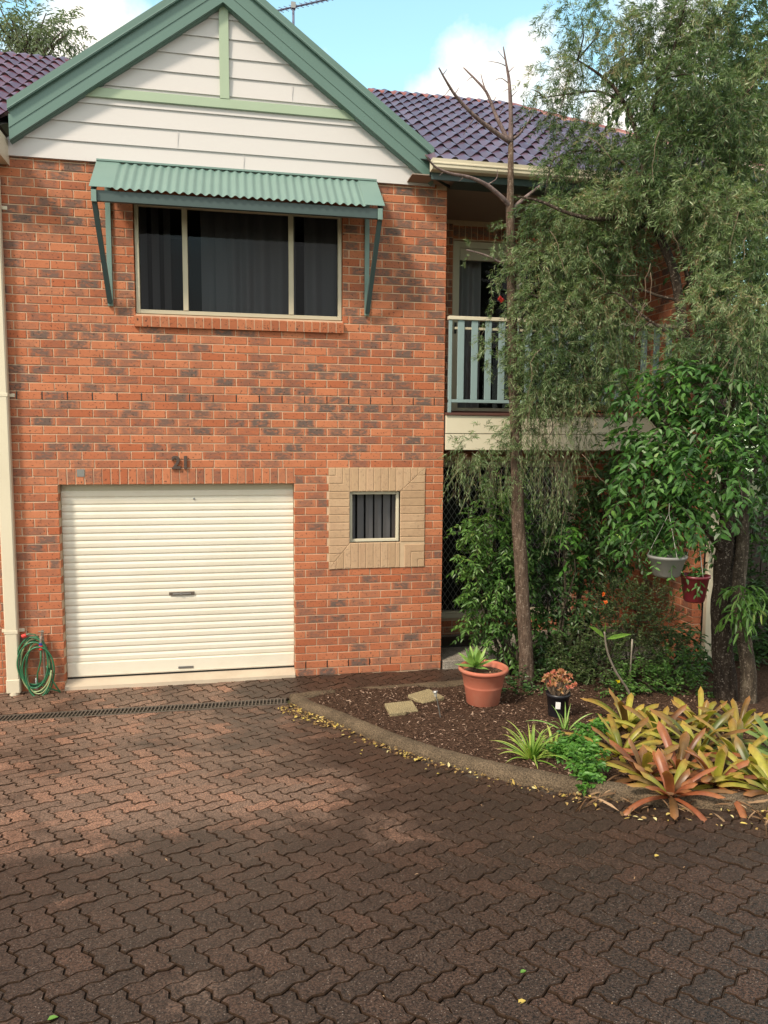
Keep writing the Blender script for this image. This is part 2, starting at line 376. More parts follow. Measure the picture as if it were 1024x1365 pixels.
leaf_mat('leaf_gum', [(0, (.11, .14, .09)), (.6, (.18, .22, .14)), (1, (.28, .31, .20))], .5, .3)
leaf_mat('brom', [(0, (.10, .13, .03)), (.2, (.24, .26, .045)), (.45, (.48, .44, .075)), (.6, (.36, .27, .06)), (.75, (.17, .10, .04)), (.88, (.15, .055, .03)), (1, (.34, .11, .05))], .36, .35, .45, (.6, 1.1, (.50, .22, .08), .6))
leaf_mat('brom_green', [(0, (.10, .17, .04)), (1, (.24, .34, .08))], .35, .3, .5, (.8, 1.0, (.45, .18, .10), .6))
leaf_mat('agave', [(0, (.12, .25, .06)), (.5, (.22, .38, .09)), (1, (.34, .50, .14))], .42, .28)
leaf_mat('strap', [(0, (.12, .24, .04)), (.5, (.24, .38, .06)), (1, (.42, .50, .11))], .42, .3, .5, (.7, 1.0, (.5, .48, .15)))
leaf_mat('succulent', [(0, (.22, .20, .08)), (.4, (.40, .24, .10)), (.75, (.50, .17, .11)), (1, (.58, .15, .13))], .35, .15, .5, (.5, 1.0, (.55, .16, .12), .6))
leaf_mat('frangipani', [(0, (.15, .30, .05)), (1, (.25, .42, .08))], .4, .35)
leaf_mat('petal_red', [(0, (.6, .03, .04)), (1, (.8, .10, .10))], .5, .3)
leaf_mat('petal_yellow', [(0, (.8, .65, .02)), (1, (.9, .8, .05))], .5, .3)
leaf_mat('petal_orange', [(0, (.7, .12, .02)), (1, (.8, .22, .04))], .5, .3)
def bark(name, a, b, c3, sc=14):
    t = NT(name); o = t.tex(); f = t.noise(sc, 8, .7, t.scalev(o, (1, 1, .28)), .5)
    c = t.ramp(f, [(.3, a), (.55, b), (.75, c3)])
    lich = t.ramp(t.noise(48, 5, .7, o), [(.57, 0.0), (.63, 1.0)]); c = t.mix(t.m_('MULTIPLY', lich, .7), c, (.34, .28, .23))
    t.set(color=c, rough=.9, spec=.2); t.bump(f, 1.0, .02); MAT[name] = t.m
bark('bark_slim', (.045, .030, .022), (.125, .085, .062), (.30, .235, .19), 30)
bark('bark_dark', (.014, .010, .008), (.05, .036, .027), (.13, .10, .08), 24)
bark('bark_grey', (.022, .017, .012), (.075, .058, .042), (.22, .19, .14), 26)
bark('bark_bare', (.10, .07, .07), (.20, .145, .14), (.34, .27, .26))
paint('twig', (.17, .12, .08), .8, .3, 20)
paint('pale_twig', (.34, .29, .20), .8, .3, 20)
paint('twig_dark', (.05, .035, .025), .8, .3, 20)

# ------------------------------------------------------------------ ground, paving
BW, BH = .24, .086
g = MB()
ys = [40, 14, 0, -1]+[-1-.5*i for i in range(1, 25)]+[-20, -60]
xs = [-60, -20, -6, 0, 6, 12, 20, 60]
def GZ(Y): return G(Y)-.03
vs = [(x, y, GZ(y)) for y in ys for x in xs]; nx = len(xs)
g.add(vs, [(j*nx+i, (j+1)*nx+i, (j+1)*nx+i+1, j*nx+i+1) for j in range(len(ys)-1) for i in range(nx-1)])
tag(g.build('ground', MAT['earth']), kind='structure')
g = MB(); ys2 = [0.0, -.66]; 
for a, b in ((0.0, -.66), (-.83, -1.0)): g.add([(-5, a, -.012), (-5, b, -.012), (8, b, -.012), (8, a, -.012)], [(0, 1, 2, 3)])
yy = [-1-.25*i for i in range(0, 34)]
g.add([(x, y, G(y)-.012) for y in yy for x in (-5, 8)], [(2*i, 2*i+2, 2*i+3, 2*i+1) for i in range(len(yy)-1)])
tag(g.build('paving_bed', MAT['joint_sand']), kind='structure')

KERB = [(2.30, -.80), (2.42, -1.12), (2.61, -1.50), (2.80, -1.95), (2.99, -2.40), (3.15, -2.72), (3.34, -3.02), (3.56, -3.33), (3.80, -3.60), (4.10, -3.88), (4.5, -4.15), (5.0, -4.38), (5.8, -4.62), (6.8, -4.8), (8.2, -4.95)]
def catmull(P, k=5):
    P = [np.array(p, float) for p in P]; out = []
    for i in range(len(P)-1):
        a, b, c, d = P[max(i-1, 0)], P[i], P[i+1], P[min(i+2, len(P)-1)]
        for j in range(k):
            t = j/k; out.append(.5*((2*b)+(-a+c)*t+(2*a-5*b+4*c-d)*t*t+(-a+3*b-3*c+d)*t**3))
    out.append(P[-1]); return out
KP = catmull(KERB, 4)
FAR = [(2.30, -.74), (2.55, -.70), (3.2, -.66), (4.1, -.62), (5.2, -.58), (6.9, -.55)]
bedpoly = [tuple(p) for p in KP]+[(8.2, -.5), (6.9, -.55), (4.1, -.62), (2.5, -.70)]
def inpoly(x, y, P):
    c = False; n = len(P)
    for i in range(n):
        x1, y1 = P[i]; x2, y2 = P[(i+1) % n]
        if (y1 > y) != (y2 > y) and x < (x2-x1)*(y-y1)/(y2-y1)+x1: c = not c
    return c
def clip(P, a, b, c):   # keep a*x+b*y<=c
    out = []; n = len(P)
    for i in range(n):
        p, q = P[i], P[(i+1) % n]; dp, dq = a*p[0]+b*p[1]-c, a*q[0]+b*q[1]-c
        if dp <= 0: out.append(p)
        if (dp < 0) != (dq < 0) and dp != dq:
            t = dp/(dp-dq); out.append((p[0]+(q[0]-p[0])*t, p[1]+(q[1]-p[1])*t))
    return out
def area(P): return .5*sum(P[i][0]*P[(i+1) % len(P)][1]-P[(i+1) % len(P)][0]*P[i][1] for i in range(len(P)))
def inset(P, d):
    n = len(P); out = []
    for i in range(n):
        p, a, b = np.array(P[i]), np.array(P[i-1]), np.array(P[(i+1) % n])
        e1, e2 = p-a, b-p; l1, l2 = np.linalg.norm(e1), np.linalg.norm(e2)
        if l1 < 1e-6 or l2 < 1e-6: out.append(tuple(p)); continue
        n1, n2 = np.array((-e1[1], e1[0]))/l1, np.array((-e2[1], e2[0]))/l2
        m = n1+n2; k = max(.5, 1+n1@n2); out.append(tuple(p+m*d/k))
    return out
W_ = .1135
pv = MB(); CHI = 1
def edge(i, j, di, dj):   # zigzag along lattice edge from (i,j) to (i+di,j+dj); always evaluated from the low corner
    rev = di < 0 or dj < 0
    if rev: i, j, di, dj = i+di, j+dj, -di, -dj
    s = 1 if di else -1
    s *= CHI; pts = [(0, 0), (.15, .045*s), (.33, .088*s), (.67, -.088*s), (.85, -.045*s), (1, 0)]
    P = [(i+t*di+(o if dj else 0), j+t*dj+(o if di else 0)) for t, o in pts]
    return (P[::-1] if rev else P)[:-1]
ca = math.cos(R_(-59)); sa = math.sin(R_(-59))
ox, oy = 1.3, -3.1
for i in range(-90, 90):
    for j in range(-90, 90):
        c = (i-j) % 4
        if c == 0: loop = edge(i, j, 1, 0)+edge(i+1, j, 1, 0)+edge(i+2, j, 0, 1)+edge(i+2, j+1, -1, 0)+edge(i+1, j+1, -1, 0)+edge(i, j+1, 0, -1); cx, cy = i+1, j+.5
        elif c == 3: loop = edge(i, j, 1, 0)+edge(i+1, j, 0, 1)+edge(i+1, j+1, 0, 1)+edge(i+1, j+2, -1, 0)+edge(i, j+2, 0, -1)+edge(i, j+1, 0, -1); cx, cy = i+.5, j+1
        else: continue
        wx, wy = (cx*ca-cy*sa)*W_+ox, (cx*sa+cy*ca)*W_+oy
        if not (-4.6 < wx < 7.6 and -8.9 < wy < .1): continue
        if inpoly(wx, wy, bedpoly) and inpoly(wx+.2, wy+.15, bedpoly) and inpoly(wx+.2, wy-.1, bedpoly): continue
        P = [((x*ca-y*sa)*W_+ox, (x*sa+y*ca)*W_+oy) for x, y in loop]
        if wy > -.86:
            if wy > -.745: P = clip(clip(P, 0, -1, .655), 0, 1, -.004)
            else: P = clip(P, 0, 1, -.835)
        elif wy > -.99: P = clip(P, 0, 1, -.835)
        if len(P) < 4 or abs(area(P)) < .0015: continue
        if area(P) < 0: P = P[::-1]
        A = inset(P, .0024); B = inset(P, .0058); n = len(P)
        dz = random.gauss(0, .0018)+.006*math.sin(wx*1.7+wy)*math.sin(wy*1.3-wx*.6); tx, ty = random.gauss(0, .010), random.gauss(0, .010)
        def Z(x, y, h): return G(y)+dz+(x-wx)*tx+(y-wy)*ty+h
        vs = [(x, y, Z(x, y, -.03)) for x, y in A]+[(x, y, Z(x, y, -.005)) for x, y in A]+[(x, y, Z(x, y, 0)) for x, y in B]
        fs = [(k, (k+1) % n, n+(k+1) % n, n+k) for k in range(n)]+[(n+k, n+(k+1) % n, 2*n+(k+1) % n, 2*n+k) for k in range(n)]
        rv = random.random()*.98; pv.add(vs, fs, (1, rv)); pv.add(vs[2*n:], [tuple(range(n))], (0, rv))
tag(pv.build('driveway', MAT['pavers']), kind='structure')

# garden bed
def bedZ(x, y):
    s = .045+.02*math.sin(x*3.1+y*2.2)+.012*math.sin(x*9+1)*math.cos(y*8)
    return G(y)+s+.04*max(0, min(1, (x-4.2)/2))
def kerbdist(x, y): return min(math.hypot(x-p[0], y-p[1]) for p in KP)
m = MB(); nxs, nys = 90, 70
X0, X1, Y0, Y1 = 2.3, 9.0, -5.0, -.56
idx = {}; vs = []
for a in range(nxs):
    for b in range(nys):
        x = X0+(X1-X0)*a/(nxs-1); y = Y0+(Y1-Y0)*b/(nys-1)
        if inpoly(x, y, bedpoly+[]) or x > 8.2: idx[(a, b)] = len(vs); vs.append((x, y, bedZ(x, y)+random.gauss(0, .004)))
fs = []
for a in range(nxs-1):
    for b in range(nys-1):
        q = [(a, b), (a+1, b), (a+1, b+1), (a, b+1)]
        if all(k in idx for k in q): fs.append([idx[k] for k in q])
m.add(vs, fs)
tag(m.build('garden_bed', MAT['mulch'], smooth=True), kind='structure')
def sweep(path, prof, zf, name, label):
    mb = MB(); vs = []; n = len(path); k = len(prof)
    for i, p in enumerate(path):
        t = np.array(path[min(i+1, n-1)])-np.array(path[max(i-1, 0)]); t = t/np.linalg.norm(t); nr = np.array((-t[1], t[0]))
        for o, z in prof: vs.append((p[0]+nr[0]*o, p[1]+nr[1]*o, zf(p[0], p[1])+z+random.gauss(0, .0018)))
    fs = [(i*k+j, (i+1)*k+j, (i+1)*k+j+1, i*k+j+1) for i in range(n-1) for j in range(k-1)]
    fs += [tuple(range(k)), tuple((n-1)*k+j for j in range(k))[::-1]]
    mb.add(vs, fs); o = mb.build(name, MAT['kerb'], smooth=False); return tag(o, label, 'kerb')
KD = catmull(KERB, 10)
sweep(KD, [(-.02, -.05), (-.012, .03), (.0, .056), (.012, .066), (.03, .076), (.06, .080), (.09, .076), (.108, .064), (.114, .02), (.118, -.05)], lambda x, y: G(y), 'garden_kerb', 'curved mossy concrete kerb between the driveway and the mulch bed')
sweep([tuple(p) for p in catmull(FAR, 10)], [(-.07, -.05), (-.065, .03), (-.05, .05), (0, .058), (.05, .05), (.065, .03), (.07, -.05)], lambda x, y: G(y), 'path_kerb', 'straight low concrete kerb along the path side of the mulch bed')

# lawn at the far right
lw = MB(); lw.add([(8.2, -4.9, G(-4.9)+.03), (30, -4.9, G(-4.9)+.03), (30, -1, .05), (8.2, -1, .05), (30, 6, .05), (8.2, 6, .05)], [(0, 1, 2, 3), (3, 2, 4, 5)])
tag(lw.build('lawn', MAT['lawn']), kind='structure')
# porch slab and entry path
pc = MB(); pc.bbox(4.10, 6.93, -.02, 1.12, -.05, .095, .006); tag(pc.build('porch_slab', MAT['concrete']), kind='structure')

# drain
dr = thing('channel_drain', 'long narrow metal grate drain set in the pavers in front of the garage', 'drain', (.4, -.745, 0))
mb = MB(); x0, x1 = -4.5, 2.26
mb.box(x0, x1, -.832, -.815, -.08, .001); mb.box(x0, x1, -.676, -.659, -.08, .001)
mb.build('frame', MAT['grate_metal'], dr)
mb = MB(); mb.add([(x0, -.815, -.075), (x1, -.815, -.075), (x1, -.676, -.075), (x0, -.676, -.075)], [(0, 1, 2, 3)]); mb.build('channel', MAT['black'], dr)
mb = MB(); x = x0
while x < x1:
    mb.beam((x, -.815, -.006), (x+.012, -.676, -.006), .011, .018); x += .036
mb.box(x0, x1, -.752, -.744, -.016, -.008)
mb.build('grate', MAT['grate_metal'], dr)

# ------------------------------------------------------------------ brickwork
def put_brick(mb, s0, s1, z0, z1, T, cls, dep=.10, b=.0035, vert=False):
    j = random.gauss(0, .0007); y = j
    q_ = [random.gauss(0, .0010) for _ in range(8)]
    def ring(yy, i): return [(s0+i+q_[0], yy, z0+i+q_[1]), (s1-i+q_[2], yy, z0+i+q_[3]), (s1-i+q_[4], yy, z1-i+q_[5]), (s0+i+q_[6], yy, z1-i+q_[7])]
    vs = ring(dep, 0)+ring(y+b, 0)+ring(y, b)
    fs = [(8, 9, 10, 11)]+[(4+k, 4+(k+1) % 4, 8+(k+1) % 4, 8+k) for k in range(4)]+[(k, (k+1) % 4, 4+(k+1) % 4, 4+k) for k in range(4)]
    v = cls+random.random()*.98
    us = [(0, v), (1, v), (1, v), (0, v)]*3 if not vert else [(0, v), (0, v), (1, v), (1, v)]*3
    mb.add([T(p) for p in vs], fs, (0, 0), us)
def bclass(z):
    r = random.random(); hi = z > 2.35
    if r < (.28 if hi else .48): return 0
    if r < (.50 if hi else .74): return 1
    if r < (.72 if hi else .90): return 2
    if r < (.91 if hi else .975): return 3
    return 4
def wall_bricks(mb, smin, smax, r0, r1, T, holes=(), dep=.10, par=0, skip=None, ztop=None, only=None):
    for r in range(r0, r1):
        z0, z1 = r*BH+.005, (r+1)*BH-.005
        if ztop: z1 = min(z1, ztop)
        off = 0 if (r+par) % 2 == 0 else .12
        k0 = math.floor((smin-off)/BW)-1
        for k in range(k0, k0+int((smax-smin)/BW)+4):
            a, c = off+k*BW+.005, off+(k+1)*BW-.005
            segs = [(max(a, smin), min(c, smax))]
            for (hx0, hx1, hz0, hz1) in holes:
                if z1 <= hz0+.01 or z0 >= hz1-.01: continue
                ns = []
                for (p, q) in segs:
                    if q <= hx0 or p >= hx1: ns.append((p, q)); continue
                    if p < hx0: ns.append((p, hx0))
                    if q > hx1: ns.append((hx1, q))
                segs = ns
            for p, q in segs:
                if q-p > .025: put_brick(mb, p, q, z0, z1, T, only if only is not None else bclass(z0), dep)
idT = lambda p: p
house = thing('brick_townhouse', 'two storey orange brick townhouse with green gable trim and cream garage door', 'house', (2, .5, 0))
HG = (0.0, 2.40, -.1, 2.15)          # garage opening
HW = (.80, 2.93, 3.90, 5.02)         # bedroom window
HS = (2.775, 3.865, 1.20, 2.325)     # framed small window (with its pale surround)
bk = MB()
wall_bricks(bk, -.60, 4.075, 0, 62, idT, [HG, (0, 2.40, 2.15, 2.322), (.80, 2.93, 3.78, 5.02), HS])
put = [put_brick(bk, -.6+k*BW+.005, -.6+(k+1)*BW-.005, 62*BH+.005, 5.38, idT, bclass(5)) for k in range(19)]
for k in range(28):                  # soldier course over the garage
    a = .002+k*(2.40/28); put_brick(bk, a+.004, a+2.40/28-.006, 2.155, 2.317, idT, random.choice([0, 0, 1, 1, 2]), .10, vert=True)
ow = bk.build('front_wall', MAT['brick'], house)
# weep holes: dark open joints in two rows, made by leaving the mortar out (dark slots behind)
mo = MB()
def slab(mb, x0, x1, z0, z1, holes, ya, yb):
    xsx = sorted(set([x0, x1]+[h[0] for h in holes]+[h[1] for h in holes])); zsx = sorted(set([z0, z1]+[h[2] for h in holes]+[h[3] for h in holes]))
    xsx = [x for x in xsx if x0 <= x <= x1]; zsx = [z for z in zsx if z0 <= z <= z1]
    for i in range(len(xsx)-1):
        for j in range(len(zsx)-1):
            cx, cz = (xsx[i]+xsx[i+1])/2, (zsx[j]+zsx[j+1])/2
            if any(h[0] < cx < h[1] and h[2] < cz < h[3] for h in holes): continue
            mb.box(xsx[i], xsx[i+1], ya, yb, zsx[j], zsx[j+1])
HG2 = (-.003, 2.403, -.1, 2.153); HW2 = (.797, 2.933, 3.897, 5.023); HSo = (3.01, 3.58, 1.49, 2.06)
slab(mo, -.595, 4.070, -.1, 5.40, [HG2, HW2, HSo], .0065, .22)
mo.build('wall_mortar', MAT['mortar'], house)
for r, xa, xb in ((35, -.5, 4.1), (1, 2.5, 4.1)):
    off = .12
    for k in range(-5, 20):
        x = off+k*BW
        if xa < x < xb: MB().box(x-.005, x+.005, .0015, .02, r*BH+.004, (r+1)*BH-.004).build('weep_hole', MAT['black'], house)
# window sill of rowlock bricks
sb = MB()
n = 25
for k in range(n):
    a = .79+k*(2.155/n); b_ = a+2.155/n-.009
    v = random.choice([0, 0, 0, 1])+random.random()*.9
    ya, yb = -.035, .10
    vs = [(a, ya, 3.765), (b_, ya, 3.765), (b_, ya-.012, 3.865), (a, ya-.012, 3.865), (a, yb, 3.765), (b_, yb, 3.765), (b_, yb, 3.905), (a, yb, 3.905)]
    sb.add(vs, [(0, 1, 2, 3), (3, 2, 6, 7), (0, 4, 5, 1), (0, 3, 7, 4), (1, 5, 6, 2)], (.1, v))
o = sb.build('window_sill', MAT['brick'], house)
sm = MB(); sm.add([(.792, -.0325, 3.767), (2.938, -.0325, 3.767), (2.938, -.0445, 3.863), (.792, -.0445, 3.863), (.792, .1, 3.767), (2.938, .1, 3.767), (2.938, .1, 3.903), (.792, .1, 3.903)], [(0, 1, 2, 3), (3, 2, 6, 7), (0, 4, 5, 1), (0, 3, 7, 4), (1, 5, 6, 2)]); sm.build('sill_mortar', MAT['mortar'], o)
# pale surround
sp = MB(); x0, x1, z0, z1 = HS; ix0, ix1, iz0, iz1 = HSo
def pieces(poly):
    if len(poly) < 3 or abs(area(poly)) < .0008: return
    if area(poly) < 0: poly = poly[::-1]
    P = inset(poly, .0045); Q = inset(poly, .008); n = len(P); v = random.choice([0, 0, 1, 2])+random.random()*.9
    vs = [(x, .06, z) for x, z in P]+[(x, -.010, z) for x, z in P]+[(x, -.013, z) for x, z in Q]
    sp.add(vs, [(k, (k+1) % n, n+(k+1) % n, n+k) for k in range(n)]+[(n+k, n+(k+1) % n, 2*n+(k+1) % n, 2*n+k) for k in range(n)]+[tuple(range(2*n, 3*n))], (.5, v))
nt_ = 13; dx = (x1-x0)/nt_; nh = 13; dz_ = (z1-z0)/nh
quads = [[(ix0, z1), (ix0, iz1), (ix1, iz1), (x1, z1)], [(x0, z0), (ix1, z0), (ix1, iz0), (ix0, iz0)], [(x0, z0), (ix0, iz0), (ix0, iz1), (x0, iz1)], [(x1, iz0), (x1, z1), (ix1, iz1), (ix1, iz0)]]
for qi, q in enumerate(quads):
    if area(q) < 0: q = q[::-1]
    for k in range(nt_):
        P = list(q)
        if qi < 2: P = clip(clip(P, -1, 0, -(x0+k*dx)), 1, 0, x0+(k+1)*dx)
        else: P = clip(clip(P, 0, -1, -(z0+k*dz_)), 0, 1, z0+(k+1)*dz_)
        pieces(P)
cw = ix0-x0; st3 = cw/3
for k in range(3):   # nested L-shaped bricks in two corners
    a_, b2 = k*st3, (k+1)*st3
    for (cx_, cz_, sx_, sz_) in ((x0, z1, 1, -1), (x1, z0, -1, 1)):
        h = (z1-iz1)/3
        P = [(cx_, cz_+sz_*k*h), (cx_+sx_*a_, cz_+sz_*k*h), (cx_+sx_*a_, cz_), (cx_+sx_*b2, cz_), (cx_+sx_*b2, cz_+sz_*(k+1)*h), (cx_, cz_+sz_*(k+1)*h)]
        if k == 0: P = [P[2], P[3], P[4], P[5]]
        pieces(P)
ws = thing('small_window', None, None, (3.3, 0, 1.78)); ws.parent = house; ws.location = Vector((3.3, 0, 1.78))-house.location
o = sp.build('brick_surround', MAT['brick_pale'], ws)
mp = MB(); slab(mp, x0+.002, x1-.002, z0+.002, z1-.002, [(ix0, ix1, iz0, iz1)], -.006, .05); mp.build('surround_mortar', MAT['mortar_pale'], ws)
mb = MB()
def frame(mb, x0, x1, z0, z1, t, ya, yb):
    mb.bbox(x0, x0+t, ya, yb, z0, z1, .003); mb.bbox(x1-t, x1, ya, yb, z0, z1, .003)
    mb.bbox(x0+t, x1-t, ya+.002, yb, z0, z0+t, .003); mb.bbox(x0+t, x1-t, ya+.002, yb, z1-t, z1, .003)
frame(mb, ix0+.004, ix1-.004, iz0+.004, iz1-.004, .032, .045, .10); mb.build('frame', MAT['cream'], ws)
def pane(x0, x1, z0, z1, y, par): MB().add([(x0, y, z0), (x1, y, z0), (x1, y, z1), (x0, y, z1)], [(0, 1, 2, 3)]).build('pane', MAT['glass'], par)
pane(ix0+.03, ix1-.03, iz0+.03, iz1-.03, .075, ws)
def blinds(x0, x1, z0, z1, y, par, mat, pitch=.09, ang=35, name='blinds', wdt=None):
    mb = MB(); x = x0; wdt = wdt or pitch*1.05
    while x < x1:
        a = R_(ang+random.uniform(-5, 5)); c, s_ = math.cos(a)*wdt/2, math.sin(a)*wdt/2
        q = x+pitch/2
        mb.add([(q-c, y-s_, z0), (q, y+.008, z0), (q+c, y+s_, z0), (q-c, y-s_, z1), (q, y+.008, z1), (q+c, y+s_, z1)], [(0, 1, 4, 3), (1, 2, 5, 4)]); x += pitch
    return mb.build(name, MAT[mat], par)
def curtain(x0, x1, z0, z1, y, par, mat='curtain', amp=.035, wl=.11):
    n = int((x1-x0)/.008); vs = []; ph = random.random()*6
    for i in range(n+1):
        x = x0+(x1-x0)*i/n; a = 2*math.pi*(x+.02*math.sin(x*9+ph))/wl
        vs += [(x, y+amp*math.sin(a+ph), z0), (x, y+amp*math.sin(a+ph), z1)]
    mb = MB(); mb.add(vs, [(2*i, 2*i+2, 2*i+3, 2*i+1) for i in range(n)]); return mb.build('curtain', MAT[mat], par, smooth=True)
blinds(ix0, ix1, iz0, iz1, .17, ws, 'curtain', .10, 32)
# rooms (dark boxes behind the openings)
rm = MB()
for (a, b_, ya, yb, c, d) in ((.6, 3.1, .23, 2.2, 3.6, 5.2), (2.7, 3.9, .23, 1.2, 1.2, 2.4), (4.1, 7, 1.42, 3, .1, 2.5), (4.1, 7, 1.42, 3, 2.95, 5.3)):
    vs = [(a, ya, c), (b_, ya, c), (b_, yb, c), (a, yb, c), (a, ya, d), (b_, ya, d), (b_, yb, d), (a, yb, d)]
    rm.add(vs, [(0, 1, 2, 3), (4, 7, 6, 5), (1, 5, 6, 2), (2, 6, 7, 3), (3, 7, 4, 0)])
rm.build('room_walls', MAT['room_dark'], house)
# bedroom window
wn = thing('bedroom_window', None, None, (0, 0, 0)); wn.parent = house; wn.location = Vector((1.87, 0, 3.9))-house.location
mb = MB(); frame(mb, .806, 2.924, 3.907, 5.015, .040, .03, .09); mb.build('frame', MAT['beige_frame'], wn)
for xm in (1.30, 2.385):
    mb = MB(); mb.bbox(xm-.026, xm+.026, .026, .085, 3.948, 4.974, .003); mb.build('mullion', MAT['beige_frame'], wn)
pane(.84, 1.275, 3.94, 4.98, .062, wn); pane(1.325, 2.36, 3.94, 4.98, .068, wn); pane(2.41, 2.89, 3.94, 4.98, .062, wn)
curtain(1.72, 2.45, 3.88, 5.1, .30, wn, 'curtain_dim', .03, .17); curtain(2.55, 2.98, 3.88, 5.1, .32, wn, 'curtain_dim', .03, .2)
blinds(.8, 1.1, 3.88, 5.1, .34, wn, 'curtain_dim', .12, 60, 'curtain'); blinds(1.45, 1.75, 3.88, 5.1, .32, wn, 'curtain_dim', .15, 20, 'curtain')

# garage roller door
gd = thing('garage_door', None, None, (0, 0, 0)); gd.parent = house; gd.location = Vector((1.2, .12, .1))-house.location
prof = []; z = .245; pit = .0765
while z < 2.06:
    prof += [(z, .119), (z+.005, .122), (z+.011, .119), (z+.020, .113), (z+.030, .112), (z+.058, .111), (z+.068, .115)]; z += pit
prof.append((z, .119))
vs = []; 
for zz, y in prof: vs += [(.003, y, zz), (2.397, y, zz)]
mb = MB(); mb.add(vs, [(2*i, 2*i+1, 2*i+3, 2*i+2) for i in range(len(prof)-1)]); mb.build('curtain', MAT['door_cream'], gd)
mb = MB(); mb.bbox(.003, 2.397, .10, .14, .100, .245, .004); mb.box(.003, 2.397, .097, .100, .112, .12); o = mb.build('bottom_rail', MAT['door_cream'], gd)
mb = MB(); mb.box(.003, 2.397, .112, .14, .078, .099); mb.build('rubber_seal', MAT['black'], gd)
mb = MB(); mb.bbox(1.14, 1.30, .092, .099, .135, .160, .002); mb.build('maker_plate', MAT['steel'], gd)
mb = MB(); mb.box(.002, 2.398, .125, .2, z, 2.3); mb.build('head_panel', MAT['beige_frame'], gd)
hb = MB(); hb.bbox(1.06, 1.325, .098, .108, .945, .982, .003)
o = hb.build('handle_plate', MAT['grate_metal'], gd); hb = MB(); hb.bbox(1.10, 1.29, .088, .098, .955, .970, .003); hb.bbox(1.17, 1.20, .083, .099, .950, .974, .003); hb.build('handle', MAT['steel'], gd)
mb = MB(); mb.lathe(0, 0, [(.0, 0), (.011, .0), (.011, .008), (.0, .010)], 12); m_ = mb.build('lock', MAT['steel'], None); m_.name = 'lock'
m_.data.transform(Matrix.Rotation(R_(90), 4, 'X')); m_.data.transform(Matrix.Translation(Vector((1.34, .108, 1.99))-wloc(gd))); m_.parent = gd
mb = MB(); mb.add([(-.0, .14, .02), (2.40, .14, .02), (2.40, -.035, -.02), (0, -.035, -.02), (0, .14, .085), (2.40, .14, .085), (2.40, -.03, .035), (0, -.03, .035)], [(4, 7, 6, 5), (7, 3, 2, 6), (0, 4, 5, 1), (0, 3, 7, 4), (1, 5, 6, 2)]); mb.build('threshold', MAT['lip'], gd)

# cladding
def zL(x, d=0): return 5.35+.7272*(x+.42)+d    # lower edge of left rake
def zR(x, d=0): return 5.35+.7272*(3.86-x)+d
cl = MB(); AP = 1.72
for k in range(9):
    zb = 5.35+.183*k; zt = zb+.183+.012
    xa = max(-.55, (zb-5.35)/.7272-.42-.15); xb = min(3.93, 3.86-(zb-5.35)/.7272+.08)
    if xb-xa < .05: continue
    P = clip([(xa, zb), (xb, zb), (xb, zt), (xa, zt)], -.7272, 1, 5.35+.7272*.42+.10)
    P = clip(P, .7272, 1, 5.35+.7272*3.86+.10)
    n = len(P); v = random.random()
    if n < 3: continue
    yf = lambda z: -.030+(z-zb)/(zt-zb)*.016
    vs = [(x, yf(z_), z_) for x, z_ in P]+[(x, .02, z_) for x, z_ in P]
    cl.add(vs, [tuple(range(n))]+[(i, i+n, (i+1) % n+n, (i+1) % n) for i in range(n)], (0, v))
o = cl.build('gable_cladding', MAT['cladding'], house)
mb = MB(); mb.prism([(-.55, 5.37), (3.93, 5.37), (AP, 7.1)], .0, .10); mb.build('gable_backing', MAT['cladding'], house)
for xj, k in ((1.25, 1), (1.9, 0), (.9, 3), (2.4, 4)): MB().box(xj, xj+.004, -.0325, -.028, 5.36+.183*k, 5.35+.183*(k+1)-.01).build('board_joiner', MAT['cladding'], o)
# green battens on gable
mb = MB(); mb.bbox(.30, 3.17, -.052, -.02, 5.955, 6.045, .003); mb.build('collar_batten', MAT['green_pale'], house)
mb = MB(); mb.bbox(1.675, 1.770, -.056, -.02, 6.045, 6.965, .003); mb.build('king_batten', MAT['green_pale'], house)
# barge boards: stepped profile swept up each rake
def rake(side, off0, off1, y0, y1, name, mat, par, xlo, ytop_ext=0):
    mb = MB(); f = zL if side < 0 else zR; xe = xlo
    mb.prism([(xe, f(xe, off0)), (AP, f(AP, off0)), (AP, f(AP, off1)), (xe, f(xe, off1))] if side > 0 else [(xe, f(xe, off0)), (xe, f(xe, off1)), (AP, f(AP, off1)), (AP, f(AP, off0))], y0, y1)
    return mb.build(name, mat, par)
for side, xe in ((-1, -.30), (1, 3.885)):
    b0 = rake(side, .02, .285, -.115, -.085, 'barge_board', MAT['green_trim'], house, xe)
    rake(side, .02, .052, -.125, -.116, 'lower_bead', MAT['green_trim'], b0, xe)
    rake(side, .135, .15, -.121, -.116, 'middle_bead', MAT['green_trim'], b0, xe)
    rake(side, .285, .375, -.150, -.075, 'barge_capping', MAT['green_trim'], house, xe)
# soffit lining under rake
    cp_ = rake(side, .295, .305, -.156, -.151, 'capping_edge', MAT['green_light'], b0, xe); rake(side, .016, .024, -.084, .02, 'rake_soffit', MAT['green_trim'], house, xe)

